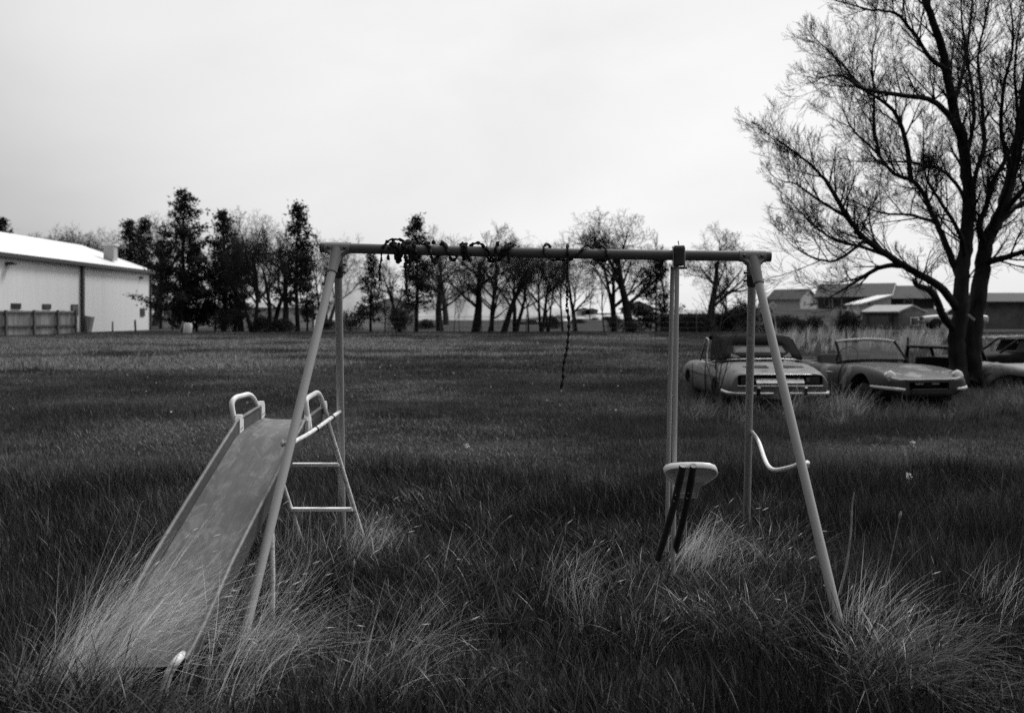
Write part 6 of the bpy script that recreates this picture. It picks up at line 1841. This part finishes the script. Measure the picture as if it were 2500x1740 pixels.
# ---- single dead stalks
def stalk(label, pts, r, head=False, group='dead stalks standing in the grass'):
    sp = spline([P(*p) for p in pts], 5)
    n_ = len(sp)
    g = bpy.data.objects.new('dead_stalk', None)
    col.objects.link(g); g.location = sp[0]
    tag(g, label, 'stalk', group)
    MB().tube(sp, [r * (1 - 0.55 * i / (n_ - 1)) for i in range(n_)], 6).build('stem', M['stalk'], g)
    if head:
        MB().lathe(sp[-1], sp[-1] - sp[-2], [(-0.005, r * 0.6), (0.006, r * 1.9), (0.02, r * 2.2), (0.035, r * 0.6)], 7).build('seed_head', M['stalk'], g)
M['stalk'] = mat('stalk', 0.42, 0.8, c2=0.25, scale=20, bump=0.2)
stalk('tallest dead stalk beside the right front leg', [(2050, 1450, 4.75), (2068, 1370, 4.75), (2078, 1290, 4.75), (2080, 1240, 4.75), (2085, 1202, 4.75)], 0.0058)
stalk('thin dead stalk right of the tallest one', [(2150, 1490, 4.7), (2160, 1430, 4.7), (2180, 1340, 4.7), (2196, 1265, 4.7)], 0.003, True)
stalk('straight dead stalk slanting in the middle of the grass', [(1332, 1480, 4.7), (1345, 1420, 4.7), (1358, 1370, 4.7), (1376, 1310, 4.7)], 0.0042)
stalk('thin dead stalk with a seed head right of the left front leg', [(848, 1560, 4.1), (852, 1480, 4.1), (860, 1420, 4.1), (863, 1385, 4.1)], 0.0026, True)
stalk('tall thin dead stalk rising left of the slide', [(258, 1480, 4.1), (290, 1400, 4.1), (320, 1320, 4.1), (340, 1240, 4.1), (351, 1222, 4.1)], 0.0032)
stalk('second tall dead stalk left of the slide, bending over', [(270, 1470, 4.15), (320, 1400, 4.15), (360, 1340, 4.15), (395, 1310, 4.15), (430, 1296, 4.15)], 0.0026)
stalk('short upright dead stalk left of the slide', [(205, 1500, 4.2), (208, 1450, 4.2), (209, 1405, 4.2)], 0.003)
stalk('bent dead stalk in mid field between slide and seat', [(1197, 1345, 6.0), (1205, 1310, 6.0), (1222, 1280, 6.0), (1240, 1265, 6.0)], 0.0026, True)
stalk('stiff dead stalk before the right front leg foot', [(1958, 1470, 4.6), (1966, 1430, 4.6), (1962, 1405, 4.6)], 0.004)

# ---- bare brush by the pale convertible
br = thing('dead_brush', 'dead brush with bare stems against the pale convertible', 'brush', G(1750, 13.4))
rg = random.Random(15)
stm = [[(1752, 968, 13.4), (1748, 900, 13.4), (1744, 850, 13.4), (1738, 800, 13.4), (1736, 760, 13.4), (1745, 715, 13.4)], [(1752, 968, 13.4), (1758, 915, 13.4), (1765, 870, 13.4), (1780, 830, 13.4), (1800, 805, 13.4)],
       [(1750, 968, 13.4), (1735, 920, 13.35), (1722, 880, 13.35), (1705, 860, 13.3)], [(1753, 968, 13.4), (1770, 910, 13.3), (1785, 860, 13.3), (1805, 840, 13.3)], [(1746, 900, 13.4), (1752, 850, 13.45), (1758, 800, 13.5), (1764, 760, 13.5), (1770, 725, 13.5)]]
fine_ = MB()
for s_ in stm:
    sp = spline([P(*q) for q in s_], 5)
    n_ = len(sp)
    MB().tube(sp, [0.009 * (1 - 0.65 * i / (n_ - 1)) for i in range(n_)], 5).build('stem', M['stalk_dark'] if 'stalk_dark' in M else M['twig_pale'], br)
    cfg = dict(segs=[3, 2, 2], wob=0.25, up=[0.06, 0.05], rmin=0.002, taper=0.4, wood=-1, sides=[3, 3], max=1, kids=[3], t0=[0.2], ang=[(25, 60)], lr=(0.4, 0.7))
    for i in range(3, n_ - 1, 2):
        d = (sp[i + 1] - sp[i]).normalized()
        cd = (d * 0.75 + rand_perp(rg, d) * 0.6).normalized()
        grow(rg, (fine_, fine_), sp[i], cd, rg.uniform(0.2, 0.5), 0.004, 0, cfg)
fine_.build('twigs', M['twig_pale'], br, raw=True)

# ---- dandelion clocks
M['puff'] = mat('puff', 0.8, 0.9)
def puff(loc, h, r, seed, label, group):
    rg = random.Random(seed)
    o = thing('dandelion', label, 'flower', loc, 0, group)
    top = Vector((rg.uniform(-0.02, 0.02), 0, h))
    lpart(MB().tube([(0, 0, 0), top * 0.5, top], 0.002, 4), 'stem', M['stalk'], o)
    b = MB()
    for _ in range(40):
        d = Vector((rg.gauss(0, 1), rg.gauss(0, 1), rg.gauss(0, 1))).normalized(); e = rand_perp(rg, d) * r * 0.35
        c = top + d * r * rg.uniform(0.5, 1)
        b.add([c - e, c + e, c + d * r * 0.4 + d.cross(e)], [(0, 1, 2)])
    lpart(b, 'seed_head', M['puff'], o)
for i, (px, Y, h, lab) in enumerate(((2232, 9.2, 0.27, 'large white dandelion clock in the grass right of the set'), (2220, 7.9, 0.2, 'smaller white dandelion clock nearer the right front leg'), (1135, 9.6, 0.22, 'single white dandelion clock in the middle of the field'))):
    puff(G(px, Y), h, 0.024, 60 + i, lab, 'dandelions near the set')
V, F = [], []
rg = random.Random(9)
for i in range(170):
    Y = 13 + 38 * rg.random() ** 0.8
    px = rg.uniform(0, 1650) if rg.random() < 0.8 else rg.uniform(0, 2400)
    g = G(px, Y, 0.17)
    for _ in range(4):
        d = Vector((rg.gauss(0, 1), rg.gauss(0, 1), rg.gauss(0, 1))).normalized(); e = rand_perp(rg, d)
        s = 0.013
        k = len(V)
        V += [tuple(g + d * s), tuple(g - d * s + e * s), tuple(g - d * s - e * s)]
        F.append((k, k + 1, k + 2))
me = tri_mesh('distant_flowers', np.array(V), np.array(F))
o = link_mesh('distant_flowers', me, M['puff'])
tag(o, 'tiny pale flower heads sprinkled over the far field', 'flowers', kind='stuff')
